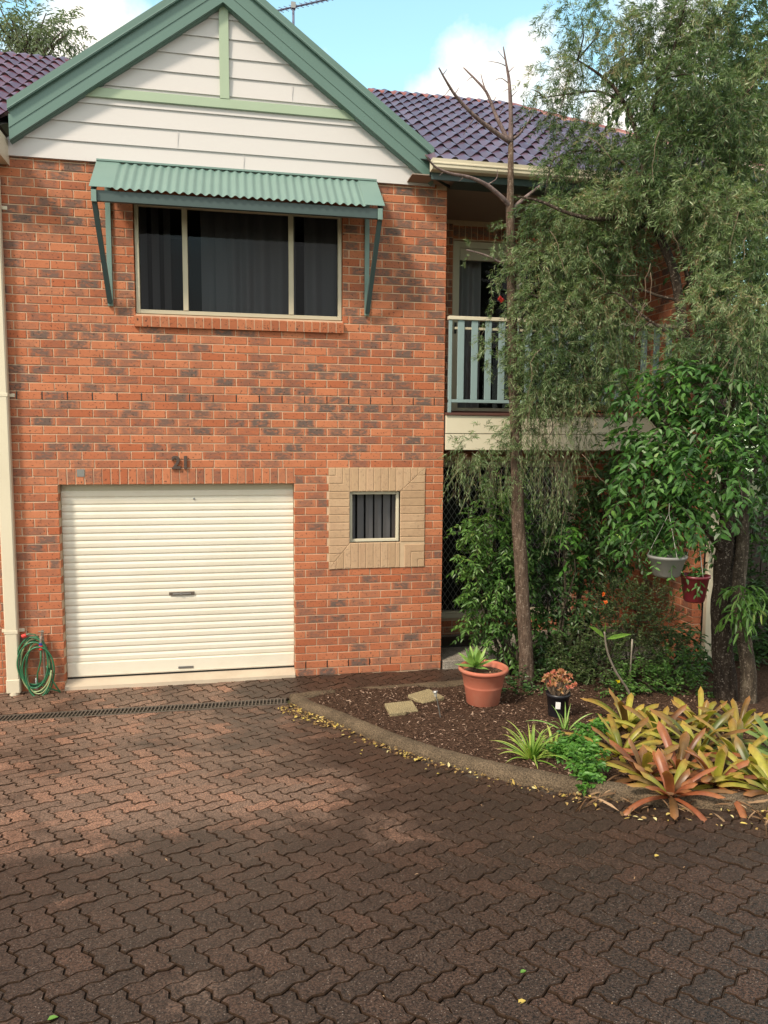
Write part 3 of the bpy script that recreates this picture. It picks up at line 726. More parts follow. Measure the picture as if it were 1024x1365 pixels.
# roofs ---------------------------------------------------------------
def tiled(name, mat, par, sx0, sx1, y0, z0, rows, pitch, keep, gauge=.315, wl=.165, axis=None, amp=.030):
    sl, cs = math.sin(pitch), math.cos(pitch); VS = []; FS = []; UV = []; n = 0
    nw = int((sx1-sx0)/wl)
    for r in range(rows):
        off = 0
        for k in range(nw):
            xa = sx0+k*wl+off; t0 = r*gauge
            xm = xa+wl/2; ym = y0+(t0+gauge/2)*cs; zm = z0+(t0+gauge/2)*sl
            if not keep(xm, ym, zm): continue
            v = random.random(); S = 8; jz = random.gauss(0, .0015)
            low = []; top = []; und = []; lo2 = []
            for q in range(S+1):
                u_ = q/S; hf = .5-.5*math.cos(2*math.pi*u_); hh = amp*hf
                hl = hh*1.0+.006+.024*hf+jz; ht = hh*.9+.002+jz
                x = xa+u_*wl*1.0
                low.append((x, y0+t0*cs-hl*sl, z0+t0*sl+hl*cs)); top.append((x, y0+(t0+gauge+.05)*cs-ht*sl, z0+(t0+gauge+.05)*sl+ht*cs))
                hu = hl-.008-.026*hf
                und.append((x, y0+t0*cs-hu*sl, z0+t0*sl+hu*cs))
            base = n; VS += low+top+low+und; n += 4*(S+1)
            for q in range(S):
                FS.append((base+q, base+q+1, base+S+1+q+1, base+S+1+q)); FS.append((base+3*(S+1)+q, base+3*(S+1)+q+1, base+2*(S+1)+q+1, base+2*(S+1)+q))
            UV += [(0, v)]*(2*(S+1))+[(1, v)]*(2*(S+1))
    if axis is not None: VS = [axis(p) for p in VS]
    o = np_mesh(name, VS, FS, UV, mat, par, True)
    return o
P31 = math.atan2(2.22, 3.6)
def under_gable(x, z, m=.25):
    if x < -.45 or x > 3.95: return False
    return z < min(zL(x), zR(x))+m
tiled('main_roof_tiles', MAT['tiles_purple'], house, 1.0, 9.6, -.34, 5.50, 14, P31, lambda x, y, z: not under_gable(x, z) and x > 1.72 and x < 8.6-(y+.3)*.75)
mb = MB(); mb.add([(-.4, .1, 5.7), (8.8, -.20, 5.50), (8.8, 3.3, 7.60), (-.4, 3.3, 7.60)], [(0, 1, 2, 3)]); 
mb = MB(); mb.add([(3.9, -.30, 5.485), (8.9, -.30, 5.485), (5.8, 3.35, 7.70), (1.7, 3.35, 7.70), (1.7, 2.2, 7.0)], [(0, 1, 2, 3, 4)]); mb.build('roof_underlay', MAT['black'], house)
mb = MB(); x = -8
rc = thing('ridge_capping', None, None, (0, 0, 0)); rc.parent = house; rc.location = Vector((3, 3.3, 7.7))-house.location
def capping(p, q, name, mat, par, r=.10, L=.38):
    p, q = Vector(p), Vector(q); d = q-p; n = max(1, int(d.length/L)); mb = MB()
    for i in range(n):
        a = p+d*(i/n)-d.normalized()*.03; b_ = p+d*((i+1)/n); s_ = d.normalized().cross(Vector((0, 0, 1))).normalized()
        vs = []; K = 7
        for pt, rr in ((a, r), (b_, r*.86)):
            for k in range(K):
                an = math.pi*k/(K-1); vs.append(pt+s_*rr*math.cos(an)*1.1+Vector((0, 0, 1))*(rr*math.sin(an)-.02))
        mb.add(vs, [(k, k+1, K+k+1, K+k) for k in range(K-1)]+[tuple(range(K))[::-1]], (0, random.random()))
    return mb.build(name, MAT[mat], par)
capping((1.9, 3.34, 7.72), (6.1, 3.34, 7.72), 'ridge_caps', 'ridge_red', rc)
capping((6.1, 3.34, 7.72), (8.75, -.3, 5.55), 'hip_caps', 'ridge_red', rc)
# rear slope so the roof is solid from the side
mb = MB(); mb.add([(-4.5, 3.34, 7.70), (6.1, 3.34, 7.70), (8.8, 7, 5.5), (-4.5, 7, 5.5)], [(0, 1, 2, 3)]); mb.add([(6.1, 3.34, 7.69), (8.82, -.3, 5.49), (8.82, 7, 5.49)], [(0, 1, 2)]); mb.build('rear_roof', MAT['tiles_purple'], house)
# gable roof slopes (tiles running back over the front room)
mb = MB()
for f, xe in ((zL, -.42), (zR, 4.0)):
    mb.add([(xe, -.12, f(xe, .30)), (AP, -.12, f(AP, .30)), (AP, 2.9, f(AP, .30)), (xe, .3, f(xe, .30))], [(0, 1, 2, 3)])
mb.build('gable_roof', MAT['tiles_purple'], house)
capping((AP, -.10, zL(AP, .31)), (AP, 2.6, zL(AP, .31)), 'gable_ridge_caps', 'ridge_red', rc, .09)
# right gutter and fascia
def gutter(x0, x1, yb, z0, name, par, h=.105, d=.115):
    mb = MB()
    prof = [(yb, z0), (yb-d*.8, z0), (yb-d, z0+.02), (yb-d, z0+h*.45), (yb-d-.008, z0+h*.5), (yb-d-.008, z0+h*.62), (yb-d, z0+h*.68), (yb-d-.004, z0+h), (yb-d+.012, z0+h+.004), (yb-d+.014, z0+.03), (yb, z0+.02)]
    n = len(prof); vs = [(x0, y, z) for y, z in prof]+[(x1, y, z) for y, z in prof]
    mb.add(vs, [(i, n+i, n+(i+1) % n, (i+1) % n) for i in range(n)])
    for x in (x0, x1): mb.add([(x, yb, z0), (x, yb-d, z0), (x, yb-d-.004, z0+h), (x, yb, z0+h)], [(0, 1, 2, 3)])
    return mb.build(name, MAT['cream'], par)
gutter(3.80, 8.9, -.30, 5.40, 'gutter', house)
mb = MB(); mb.bbox(3.82, 8.85, -.30, -.275, 5.33, 5.52, .002); mb.build('fascia', MAT['green_dark'], house)
mb = MB(); mb.box(3.62, 8.85, -.275, 1.2, 5.375, 5.385); mb.build('eave_soffit', MAT['soffit'], house)
mb = MB(); mb.add([(3.80, -.29, 5.36), (4.10, -.02, 5.34), (4.10, -.02, 5.40), (3.80, -.29, 5.46)], [(0, 1, 2, 3)]); mb.add([(4.08, -.27, 5.335), (6.94, -.27, 5.335), (6.94, -.02, 5.335), (4.08, -.02, 5.335)], [(0, 1, 2, 3)]); mb.build('eave_return', MAT['green_dark'], house)

# awning --------------------------------------------------------------
aw = thing('window_awning', None, None, (0, 0, 0)); aw.parent = house; aw.location = Vector((1.87, -.02, 5.3))-house.location
def awz(y): return 5.345+(y+.03)/.47*.385    # y -.03 -> 5.345 ; -.5 -> 4.96
mb = MB(); vs = []; xs_ = np.linspace(.66, 3.10, 260)
for x in xs_:
    hgt = .011*math.sin(2*math.pi*(x-.66)/.081)
    for y in (-.03, -.52): vs.append((x, y, awz(y)+.012+hgt))
mb.add(vs, [(2*i, 2*i+1, 2*i+3, 2*i+2) for i in range(len(xs_)-1)]); mb.build('corrugated_sheet', MAT['green_light'], aw, smooth=True)
for a, b_ in ((.475, .675), (3.085, 3.285)):
    mb = MB()
    vs = [(a, -.03, awz(-.03)+.022), (b_, -.03, awz(-.03)+.022), (b_, -.515, awz(-.515)+.022), (a, -.515, awz(-.515)+.022)]
    vs += [(x, y, z-.006) for x, y, z in vs]
    mb.add(vs, [(0, 3, 2, 1), (4, 5, 6, 7), (3, 7, 6, 2), (0, 4, 7, 3), (1, 2, 6, 5)])
    mb.build('end_capping', MAT['green_light'], aw)
mb = MB(); mb.beam((.475, -.035, 5.362), (3.285, -.035, 5.362), .05, .018); mb.build('top_flashing', MAT['green_light'], aw)
mb = MB(); mb.bbox(.50, 3.26, -.485, -.445, 4.845, 4.945, .003); mb.build('front_beam', MAT['green_dark'], aw)
for xx in (.50, 3.26):
    mb = MB(); mb.beam((xx, -.02, 5.30), (xx, -.47, 4.93), .03, .06); mb.build('side_rafter', MAT['green_dark'], aw)
for xx, s_ in ((.565, -1), (3.19, 1)):
    mb = MB(); mb.bbox(xx-.025, xx+.025, -.032, -.001, 3.96, 5.3, .002); mb.build('wall_leg', MAT['green_light'], aw)
    mb = MB(); mb.beam((xx+.055*s_, -.47, 4.87), (xx-.0*s_, -.05, 3.985), .04, .045, (1, 0, 0)); mb.build('strut', MAT['green_dark'], aw)
    mb = MB(); mb.bbox(xx-.024+.05*s_, xx+.024+.05*s_, -.512, -.486, 4.83, 4.94, .003); mb.build('beam_bracket', MAT['green_light'], aw)

# house number
def text_mesh(body, size, ext, mat, par, loc, name):
    cu = bpy.data.curves.new(name, 'FONT'); cu.body = body; cu.size = size; cu.extrude = ext; cu.bevel_depth = .002; cu.offset = .004; cu.space_character = 1.02
    o = bpy.data.objects.new('tmp', cu); COL.objects.link(o); dg = bpy.context.evaluated_depsgraph_get(); dg.update()
    me = bpy.data.meshes.new_from_object(o.evaluated_get(dg)); me.name = name; bpy.data.objects.remove(o)
    me.transform(Matrix.Rotation(R_(90), 4, 'X')); me.transform(Matrix.Translation(Vector(loc)))
    me.materials.clear(); return link(name, me, mat, par)
text_mesh('21', .185, .010, MAT['digit_brown'], house, (1.125, -.014, 2.318), 'house_number')
mb = MB(); mb.box(.185, .258, -.004, .02, 2.235, 2.312); mb.build('repaired_brick', MAT['plastic_grey'], house)

# recess: back walls, doors, balcony ----------------------------------
rb = MB()
YB = 1.20
Tb = lambda p: (p[0], YB+p[1], p[2])
wall_bricks(rb, 4.08, 6.95, 0, 62, Tb, [(4.16, 6.22, .30, 2.36), (4.50, 6.25, 2.95, 5.14), (4.5, 6.25, 5.14, 5.40)], .08)
for k in range(22):
    a = 4.50+k*.0795; put_brick(rb, a+.004, a+.0755, 5.15, 5.31, Tb, 3, .08, vert=True)
rb.build('porch_wall', MAT['brick'], house)
mo = MB(); slab(mo, 4.075, 6.95, 0, 5.4, [(4.163, 6.217, .303, 2.357), (4.503, 6.247, 2.95, 5.137)], YB+.0055, YB+.2); mo.build('porch_wall_mortar', MAT['mortar'], house)
# return of the front wall (faces the porch) and wing wall
Tr = lambda p: (4.075-p[1], p[0], p[2])
rr = MB(); wall_bricks(rr, .105, YB, 0, 62, Tr, [], .06, par=1); rr.build('return_wall', MAT['brick'], house)
mo = MB(); mo.box(3.9, 4.068, .22, YB, 0, 5.35); mo.build('return_mortar', MAT['mortar'], house)
Tw = lambda p: (6.95+p[1], -p[0], p[2])
wg = MB()
wall_bricks(wg, -1.2, .48, 0, 63, Tw, [], .115)
wg.build('wing_wall', MAT['brick'], house)
mo = MB(); mo.box(6.956, 7.06, -.468, 1.2, -.05, 5.40); mo.build('wing_wall_mortar', MAT['mortar'], house)
ew = MB(); Te = lambda p: (p[0], -.484+p[1], p[2])
# upper sliding door
ud = thing('balcony_door', None, None, (0, 0, 0)); ud.parent = house; ud.location = Vector((5.3, 1.25, 2.95))-house.location
mb = MB(); frame(mb, 4.51, 6.24, 2.96, 5.13, .085, YB+.02, YB+.10); mb.bbox(5.33, 5.42, YB+.03, YB+.09, 3.045, 5.045, .003); mb.bbox(4.60, 5.33, YB+.022, YB+.07, 4.90, 5.04, .003)
mb.build('frame', MAT['beige_frame'], ud); mb = MB(); mb.bbox(4.535, 4.565, YB+.005, YB+.02, 3.98, 4.12, .002); mb.build('lock', MAT['black'], ud)
pane(4.6, 5.33, 3.04, 5.04, YB+.06, ud); pane(5.42, 6.15, 3.04, 5.04, YB+.06, ud)
curtain(4.56, 4.95, 3.0, 5.1, YB+.26, ud, 'curtain', .03, .14); curtain(5.8, 6.3, 3.0, 5.1, YB+.26, ud, 'curtain', .03, .14)
# lower screened opening
ld = thing('security_screen_door', None, None, (0, 0, 0)); ld.parent = house; ld.location = Vector((5.2, 1.25, .3))-house.location
mb = MB(); frame(mb, 4.17, 6.21, .31, 2.35, .07, YB+.0, YB+.10); mb.bbox(5.02, 5.10, YB-.01, YB+.06, .38, 2.28, .003); mb.bbox(4.16, 6.22, YB-.04, YB+.0, .30, .36, .003)
mb.build('frame', MAT['beige_frame'], ld)
mb = MB(); px_, pz_ = .075, .115; x0, x1, z0, z1 = 4.24, 6.14, .38, 2.28
def diag(sgn):
    k = -40
    while k < 80:
        c = x0+k*px_; a, b_ = z0, z1
        xa = c; xb = c+sgn*(z1-z0)*px_/pz_
        t0, t1 = 0.0, 1.0
        for (lim, s2) in ((x0, 1), (x1, -1)):
            fa, fb = (xa-lim)*s2, (xb-lim)*s2
            if fa < 0 and fb < 0: t0, t1 = 1, 0
            elif fa < 0: t0 = max(t0, fa/(fa-fb))
            elif fb < 0: t1 = min(t1, fa/(fa-fb))
        if t1 > t0: mb.beam((xa+(xb-xa)*t0, YB+.03+.002*sgn, a+(b_-a)*t0), (xa+(xb-xa)*t1, YB+.03+.002*sgn, a+(b_-a)*t1), .003, .0065, (1, 0, 0))
        k += 1
diag(1); diag(-1); mb.build('diamond_grille', MAT['steel'], ld)
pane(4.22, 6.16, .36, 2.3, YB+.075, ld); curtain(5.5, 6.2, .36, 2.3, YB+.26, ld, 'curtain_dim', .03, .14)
# balcony
bl = thing('balcony', None, None, (0, 0, 0)); bl.parent = house; bl.location = Vector((5.5, 0, 2.9))-house.location
mb = MB(); mb.bbox(4.082, 6.945, -.055, -.02, 2.705, 2.905, .004); mb.bbox(4.082, 6.945, -.050, -.02, 2.52, 2.70, .004); mb.build('fascia', MAT['cream'], bl)
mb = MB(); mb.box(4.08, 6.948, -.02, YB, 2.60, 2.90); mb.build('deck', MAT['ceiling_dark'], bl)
mb = MB(); mb.bbox(4.08, 6.948, -.075, 1.18, 2.905, 2.935, .003); mb.bbox(4.2, 6.2, 1.10, 1.19, 2.935, 3.0, .003); mb.build('tiled_edge', MAT['timber_brown'], bl)
mb = MB(); mb.bbox(4.09, 6.945, -.085, -.02, 3.945, 3.985, .004); mb.build('top_rail', MAT['cream'], bl)
mb = MB(); mb.bbox(4.10, 6.94, -.07, -.03, 3.045, 3.08, .003); mb.build('bottom_rail', MAT['blue_green'], bl)
mb = MB(); mb.bbox(4.17, 6.90, -.052, -.030, 3.845, 3.872, .003); mb.build('upper_rail', MAT['beige_frame'], bl)
mb = MB(); mb.bbox(4.10, 4.135, -.072, -.032, 2.935, 3.945, .003); mb.build('post', MAT['blue_green'], bl)
mb = MB(); mb.bbox(6.24, 6.31, -.072, -.012, 2.935, 3.945, .003); mb.build('post', MAT['timber_brown'], bl)
x = 4.20
while x < 6.88:
    mb = MB(); mb.bbox(x, x+.075, -.068, -.053, 3.08, 3.944, .003); mb.build('baluster', MAT['blue_green'], bl); x += .158
# downpipe right of wing wall and dark post
mb = MB(); mb.bbox(7.075, 7.19, -.56, -.49, .10, 5.38, .008); mb.build('right_downpipe', MAT['cream'], house)
mb = MB(); mb.bbox(7.20, 7.34, -.50, -.40, 0, 2.6, .004); mb.build('timber_post', MAT['timber_brown'], house)
# body of the house behind (side views) + ceiling
mb = MB(); mb.box(7.062, 8.6, 1.406, 6.5, 0, 5.37); mb.build('side_wall_mortar', MAT['mortar'], house)
sw = MB(); wall_bricks(sw, 7.07, 8.6, 0, 62, lambda p: (p[0], 1.40+p[1], p[2]), [], .08); sw.build('side_wall', MAT['brick'], house)

# tap, hose
tp = thing('garden_tap', 'brass garden tap on a bare metal riser pipe beside the garage opening', 'tap', (-.19, -.05, 0))
mb = MB(); mb.tube([(-.185, -.04, 0), (-.19, -.04, .55), (-.195, -.04, .66)], .011, 8); mb.build('riser_pipe', MAT['pipe_metal'], tp)
mb = MB(); mb.tube([(-.195, -.04, .60), (-.195, -.09, .60), (-.195, -.115, .58), (-.195, -.12, .54)], [.014, .013, .012, .011], 8); mb.tube([(-.195, -.085, .60), (-.195, -.085, .65)], .006, 6); mb.bbox(-.225, -.165, -.092, -.078, .648, .66, .003); mb.build('spout', MAT['pipe_metal'], tp)
mb = MB(); mb.bbox(-.285, -.262, -.03, -.008, .03, .15, .002); mb.build('conduit_stub', MAT['white_label'], tp)
hs = thing('garden_hose', 'green garden hose coiled on the tap beside the downpipe', 'hose', (-.25, -.1, .3))
def coil(cx, cz, rx, rz, y, turns, jit, rad, mat, name):
    pts = []; n = 40*turns
    for i in range(n):
        t = i/40*2*math.pi; k = i/n
        sx = rx*(1+jit*math.sin(t*.47+cx*9)); sz = rz*(1+jit*math.sin(t*.33+1))
        pts.append((cx+sx*math.cos(t)+jit*.05*math.sin(t*.21), y+.03*math.sin(t*.6)-.015*k, cz+sz*math.sin(t)-jit*.1*math.sin(t*.18)))
    return MB().tube(pts, rad, 6).build(name, MAT[mat], hs, smooth=True)
coil(-.275, .33, .145, .245, -.085, 4, .10, .0085, 'hose_green', 'hose_coil')
coil(-.235, .27, .135, .27, -.10, 3, .16, .0085, 'hose_green', 'hose_coil')
coil(-.265, .31, .155, .25, -.115, 1, .12, .0075, 'hose_pale', 'hose_stripe')
coil(-.235, .28, .125, .245, -.125, 1, .10, .0065, 'hose_pale', 'hose_stripe')
mb = MB(); mb.tube([(-.195, -.12, .50), (-.20, -.12, .36), (-.24, -.11, .22), (-.25, -.10, .12), (-.14, -.10, .06), (-.03, -.10, .015)], .008, 6); mb.tube([(-.15, -.11, .30), (-.10, -.12, .15), (-.02, -.14, .02)], .008, 6); mb.build('hose_tail', MAT['hose_green'], hs, smooth=True)
mb = MB(); mb.tube([(-.195, -.12, .545), (-.195, -.12, .52)], .017, 10); mb.build('blue_fitting', MAT['plastic_blue'], hs)
mb = MB(); mb.tube([(-.195, -.12, .52), (-.195, -.12, .475)], .020, 10); mb.build('red_fitting', MAT['plastic_red'], hs); MB().tube([(-.37, -.12, .62), (-.33, -.12, .632)], .019, 10).build('red_fitting', MAT['plastic_red'], hs)
mb = MB(); mb.tube([(-.36, -.12, .63), (-.30, -.12, .645), (-.25, -.115, .635), (-.22, -.11, .6)], .006, 6); mb.build('hose_lead', MAT['hose_green'], hs)

# neighbouring unit on the left ---------------------------------------
nb = thing('adjoining_townhouse', 'adjoining brick unit at the left edge with maroon tiled roof and cream gutter', 'house', (-2.5, .5, 0))
bk = MB(); wall_bricks(bk, -4.2, -.605, 0, 62, idT, []); bk.build('front_wall', MAT['brick'], nb)
mb = MB(); mb.box(-4.2, -.60, .0055, .22, -.1, 5.35); mb.build('wall_mortar', MAT['mortar'], nb)
dp = MB(); dp.bbox(-.543, -.418, -.095, -.012, .10, 5.15, .012); o = dp.build('downpipe', MAT['cream'], nb)
mb = MB(); mb.bbox(-.548, -.413, -.100, -.010, .02, .17, .01); mb.tube([(-.48, -.055, -.02), (-.48, -.055, .03)], .05, 14); mb.build('pipe_shoe', MAT['cream'], o)
for zc in (.66, 3.05, 4.86):
    mb = MB(); mb.bbox(-.546, -.415, -.099, -.008, zc-.018, zc+.018, .003); mb.bbox(-.59, -.372, -.010, -.003, zc-.018, zc+.018, .003); mb.build('pipe_clip', MAT['cream'], o)
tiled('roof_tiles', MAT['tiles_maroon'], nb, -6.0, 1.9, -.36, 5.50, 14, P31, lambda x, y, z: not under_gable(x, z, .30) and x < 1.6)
mb = MB(); mb.add([(-6, -.32, 5.485), (-.45, -.32, 5.485), (1.6, 3.35, 7.68), (-6, 3.35, 7.68)], [(0, 1, 2, 3)]); mb.build('roof_underlay', MAT['black'], nb)
capping((-6, 3.34, 7.72), (1.5, 3.34, 7.72), 'ridge_caps', 'tiles_maroon', nb)
gutter(-6, -.34, -.34, 5.38, 'gutter', nb, .115, .125)
mb = MB(); mb.bbox(-6, -.335, -.34, -.32, 5.26, 5.48, .002); mb.build('fascia', MAT['cream'], nb)
mb = MB(); mb.bbox(-6, -.34, -.32, .0, 5.27, 5.29, .002); mb.add([(-.335, -.465, 5.49), (-.335, -.465, 5.36), (-.335, -.33, 5.26), (-.335, 0, 5.26), (-.335, 0, 5.49)], [(0, 1, 2, 3, 4)]); mb.build('eave_lining', MAT['cream'], nb)

# TV antenna -----------------------------------------------------------
an = thing('tv_antenna', 'spiky television aerial on a thin mast behind the gable', 'aerial', (2.58, 2.0, 7.2))
mb = MB(); mb.tube([(2.58, 2.0, 7.1), (2.58, 2.0, 8.12)], .016, 8); mb.build('mast', MAT['antenna_metal'], an)
mb = MB(); mb.tube([(2.16, 2.0, 7.96), (3.12, 2.0, 8.27)], .012, 6); mb.build('boom', MAT['antenna_metal'], an)
mb = MB()
for i in range(15):
    t = i/14; p = Vector((2.2+.9*t, 2.0, 7.975+.29*t)); L = .15-.05*t
    d = Vector((-.28, .5, .35)).normalized(); mb.tube([p-d*L, p+d*L], .0045, 5)
for s_ in (-1, 1):
    for k in range(3):
        p = Vector((2.16-.03*k, 2.0+.0, 7.96+s_*(.04+.07*k))); mb.tube([p+Vector((-.02, -.15, .0)), p+Vector((.02, .15, .05))], .004, 5)
mb.tube([Vector((2.16, 2, 7.75)), Vector((2.16, 2, 8.17))], .005, 5); mb.build('elements', MAT['antenna_metal'], an)
mb = MB(); mb.tube([(2.50+.06*math.cos(a), 2.0, 7.86+.065*math.sin(a)) for a in np.linspace(0, 6.2, 18)], .005, 5); mb.build('cable_loop', MAT['antenna_metal'], an)
mb = MB(); mb.bbox(2.55, 2.61, 1.97, 2.03, 8.07, 8.15, .004); mb.build('clamp', MAT['steel'], an)

# ------------------------------------------------------------------ foliage generators
def unit(a): return a/np.maximum(1e-9, np.linalg.norm(a, axis=-1, keepdims=True))
def perp(d):
    r = rng.normal(size=d.shape); r -= d*np.sum(r*d, -1, keepdims=True); return unit(r)
class Fol:
    """collects leaves and twigs as arrays"""
    def __init__(s): s.V = []; s.F = []; s.U = []; s.n = 0
    def quads(s, V, UV):   # V (n,4,3), UV (n,4,2)
        n = len(V); s.V.append(V.reshape(-1, 3)); s.U.append(UV.reshape(-1, 2)); s.F.append(np.arange(s.n, s.n+4*n).reshape(-1, 4)); s.n += 4*n
    def narrow(s, b, a, L, wd, rnd):
        w_ = perp(a); L = L[:, None]; wd = wd[:, None]*.5
        sag = np.array([0, 0, -1.0])*L*.08
        V = np.stack([b, b+a*L*.45+w_*wd, b+a*L+sag, b+a*L*.45-w_*wd], 1)
        z = np.zeros_like(rnd); U = np.stack([np.stack([z, rnd], 1), np.stack([z+.45, rnd], 1), np.stack([z+1, rnd], 1), np.stack([z+.45, rnd], 1)], 1)
        s.quads(V, U)
    def broad(s, b, a, up, L, wd, rnd, fold=.25, sag=.22):
        sd = unit(np.cross(a, up)); nu = unit(np.cross(sd, a)); L = L[:, None]; wd = wd[:, None]*.5
        d1 = nu*wd*fold*1.4; g1 = -nu*L*sag*.12; g2 = -nu*L*sag*.45; g3 = -nu*L*sag
        tip = b+a*L+g3
        z = np.zeros_like(rnd)
        for sg in (1, -1):
            V = np.stack([b, b+a*L*.30+sd*wd*.95*sg+d1+g1, b+a*L*.68+sd*wd*.78*sg+d1+g2, tip], 1)
            mid = b+a*L*.5+g1*2
            A = np.stack([b, V[:, 1], V[:, 2], mid], 1); B = np.stack([mid, V[:, 2], tip, tip], 1)
            if sg < 0: A = A[:, ::-1]
            U = np.stack([np.stack([z, rnd], 1), np.stack([z+.3, rnd], 1), np.stack([z+.7, rnd], 1), np.stack([z+.5, rnd], 1)], 1)
            # one quad fan: base, side1, side2, tip  (fold along midrib base->tip)
            Q = np.stack([b, V[:, 1], V[:, 2], tip], 1)
            U2 = np.stack([np.stack([z, rnd], 1), np.stack([z+.3, rnd], 1), np.stack([z+.7, rnd], 1), np.stack([z+1, rnd], 1)], 1)
            if sg < 0: Q = Q[:, ::-1]; U2 = U2[:, ::-1]
            s.quads(Q, U2)
    def stems(s, P, r, rnd):  # P (n,k,3) polylines as two crossed ribbons
        n, k, _ = P.shape
        for ax in (0, 1):
            w0 = perp(unit(P[:, -1]-P[:, 0]))[:, None, :]*r
            for j in range(k-1):
                f0, f1 = 1-j/k*.7, 1-(j+1)/k*.7
                V = np.stack([P[:, j]-w0[:, 0]*f0, P[:, j]+w0[:, 0]*f0, P[:, j+1]+w0[:, 0]*f1, P[:, j+1]-w0[:, 0]*f1], 1)
                U = np.stack([np.stack([rnd*0, rnd], 1)]*4, 1); s.quads(V, U)
    def build(s, name, mat, parent=None, smooth=False):
        return np_mesh(name, np.concatenate(s.V), np.concatenate(s.F), np.concatenate(s.U), mat, parent, smooth)
def twigs_narrow(fl, st, P, D, L, droop, nl, leafL, leafW, spread=.75, bend=1.0, rb=0.0, rs=1.0):
    """drooping twigs with many needle-like leaves all round them"""
    n = len(P); K = 5; D = unit(D); L = np.asarray(L)*np.ones(n); tt = np.linspace(0, 1, K)
    def pos(t): return P[:, None, :]+D[:, None, :]*(L[:, None]*t)[..., None]+np.array([0, 0, -1.0])*((droop*L[:, None]*t**2)[..., None])
    st.stems(pos(np.broadcast_to(tt, (n, K))), .0014, rng.random(n))
    t = np.sort(rng.random((n, nl))**.8, 1)*.97+.03; B = pos(t)
    tan = unit(D[:, None, :]+np.array([0, 0, -1.0])*(2*droop*t)[..., None])
    B = B.reshape(-1, 3); tan = tan.reshape(-1, 3)
    a = unit(tan*(1.0)+perp(tan)*spread*rng.uniform(.5, 1.3, (len(B), 1)))
    twr = np.repeat(rng.random(n), nl)
    rnd = np.clip(.35*twr+.65*rng.random(len(B))*rs+rb, 0, 1)
    fl.narrow(B, a, leafL*rng.uniform(.7, 1.25, len(B)), leafW*rng.uniform(.8, 1.2, len(B)), rnd)
def twigs_broad(fl, st, P, D, L, droop, nl, leafL, leafW, spread=1.1, hang=.35, rb=0.0):
    n = len(P); K = 4; D = unit(D); L = np.asarray(L)*np.ones(n)
    def pos(t): return P[:, None, :]+D[:, None, :]*(L[:, None]*t)[..., None]+np.array([0, 0, -1.0])*((droop*L[:, None]*t**2)[..., None])
    st.stems(pos(np.broadcast_to(np.linspace(0, 1, K), (n, K))), .003, rng.random(n))
    t = np.linspace(.15, 1, nl)[None, :]+rng.uniform(-.05, .05, (n, nl)); B = pos(t)
    tan = unit(D[:, None, :]+np.array([0, 0, -1.0])*(2*droop*t)[..., None])
    side = unit(np.cross(tan, np.array([0, 0, 1.0])))*np.where(np.arange(nl) % 2 == 0, 1, -1)[None, :, None]
    a = unit(tan*rng.uniform(.3, .9, (n, nl, 1))+side*spread*rng.uniform(.5, 1.1, (n, nl, 1))+np.array([0, 0, -1.0])*hang*rng.uniform(-.3, 1.6, (n, nl, 1))+rng.normal(size=(n, nl, 3))*.18)
    B = B.reshape(-1, 3); a = a.reshape(-1, 3); up = unit(np.array([0, 0, 1.0])+rng.normal(size=a.shape)*.35)
    twr = np.repeat(rng.random(n), nl); rnd = np.clip(.45*twr+.55*rng.random(len(B))+rb, 0, 1)
    fl.broad(B, a, up, leafL*rng.uniform(.65, 1.2, len(B)), leafW*rng.uniform(.75, 1.15, len(B)), rnd)
def ball(c, r, n, shell=.35):
    d = unit(rng.normal(size=(n, 3))); q = (rng.random(n)*(1-shell)+shell)**(1/2.0)
    return np.array(c)+d*np.array(r)*q[:, None], d
def dist(Y, u=850, v=500):
    p = at(u, v, Y); return float((p-CP)@FW)
def px(u, v, Y): return tuple(at(u, v, Y))
def branch_path(a, b, sag=.1, n=6, wob=.05):
    a, b = np.array(a, float), np.array(b, float); L = np.linalg.norm(b-a); out = []
    w1 = rng.normal(size=3)*wob*L
    for i in range(n+1):
        t = i/n; out.append(tuple(a+(b-a)*t+np.array([0, 0, 1])*sag*L*math.sin(math.pi*t)+w1*math.sin(math.pi*t*1.5)*t*(1-t)*4*.5))
    return out
def poly_at(pts, Y): return [px(u, v, (y if y is not None else Y)) for u, v, y in pts]

# ------------------------------------------------------------------ A: slim bare-topped tree
yA = -.87
ta = thing('slim_tree', 'slim straight tree with a bare forked top rising in front of the porch', 'tree', px(703, 920, yA))
tp_ = [(703, 925), (702, 895), (701, 860), (698, 820), (696, 780), (694, 740), (691, 700), (690, 660), (689, 620), (688, 580), (686, 540), (684, 490), (683, 440), (682, 395), (682, 350), (681, 310), (680, 280), (681, 245), (681, 187)]
tr_ = [.098, .083, .077, .075, .073, .072, .071, .070, .069, .067, .065, .062, .059, .056, .054, .052, .050, .036, .030]
MB().tube([px(u, v, yA) for u, v in tp_], [r*(.96 if i < 8 else .86) for i, r in enumerate(tr_)], 14, jit=.10).build('trunk', MAT['bark_slim'], ta, smooth=True)
def limb(pts, r0, r1, name='bare_branch', mat='bark_bare', par=ta, Y=yA, n=8, dy=0):
    P = catmull([px(u, v, Y+dy*i/len(pts)) for i, (u, v) in enumerate(pts)], 4); m = len(P)
    return MB().tube(P, [r0+(r1-r0)*i/(m-1) for i in range(m)], n, jit=.12).build(name, MAT[mat], par, smooth=True)
limb([(681, 190), (681, 150), (679, 110), (675, 85), (671, 62)], .028, .005)
limb([(681, 190), (655, 172), (630, 152), (608, 128), (595, 108), (585, 90)], .026, .006, dy=-.35)
limb([(678, 188), (664, 160), (656, 140), (648, 122), (636, 108), (624, 96), (618, 90)], .022, .005, dy=.2)
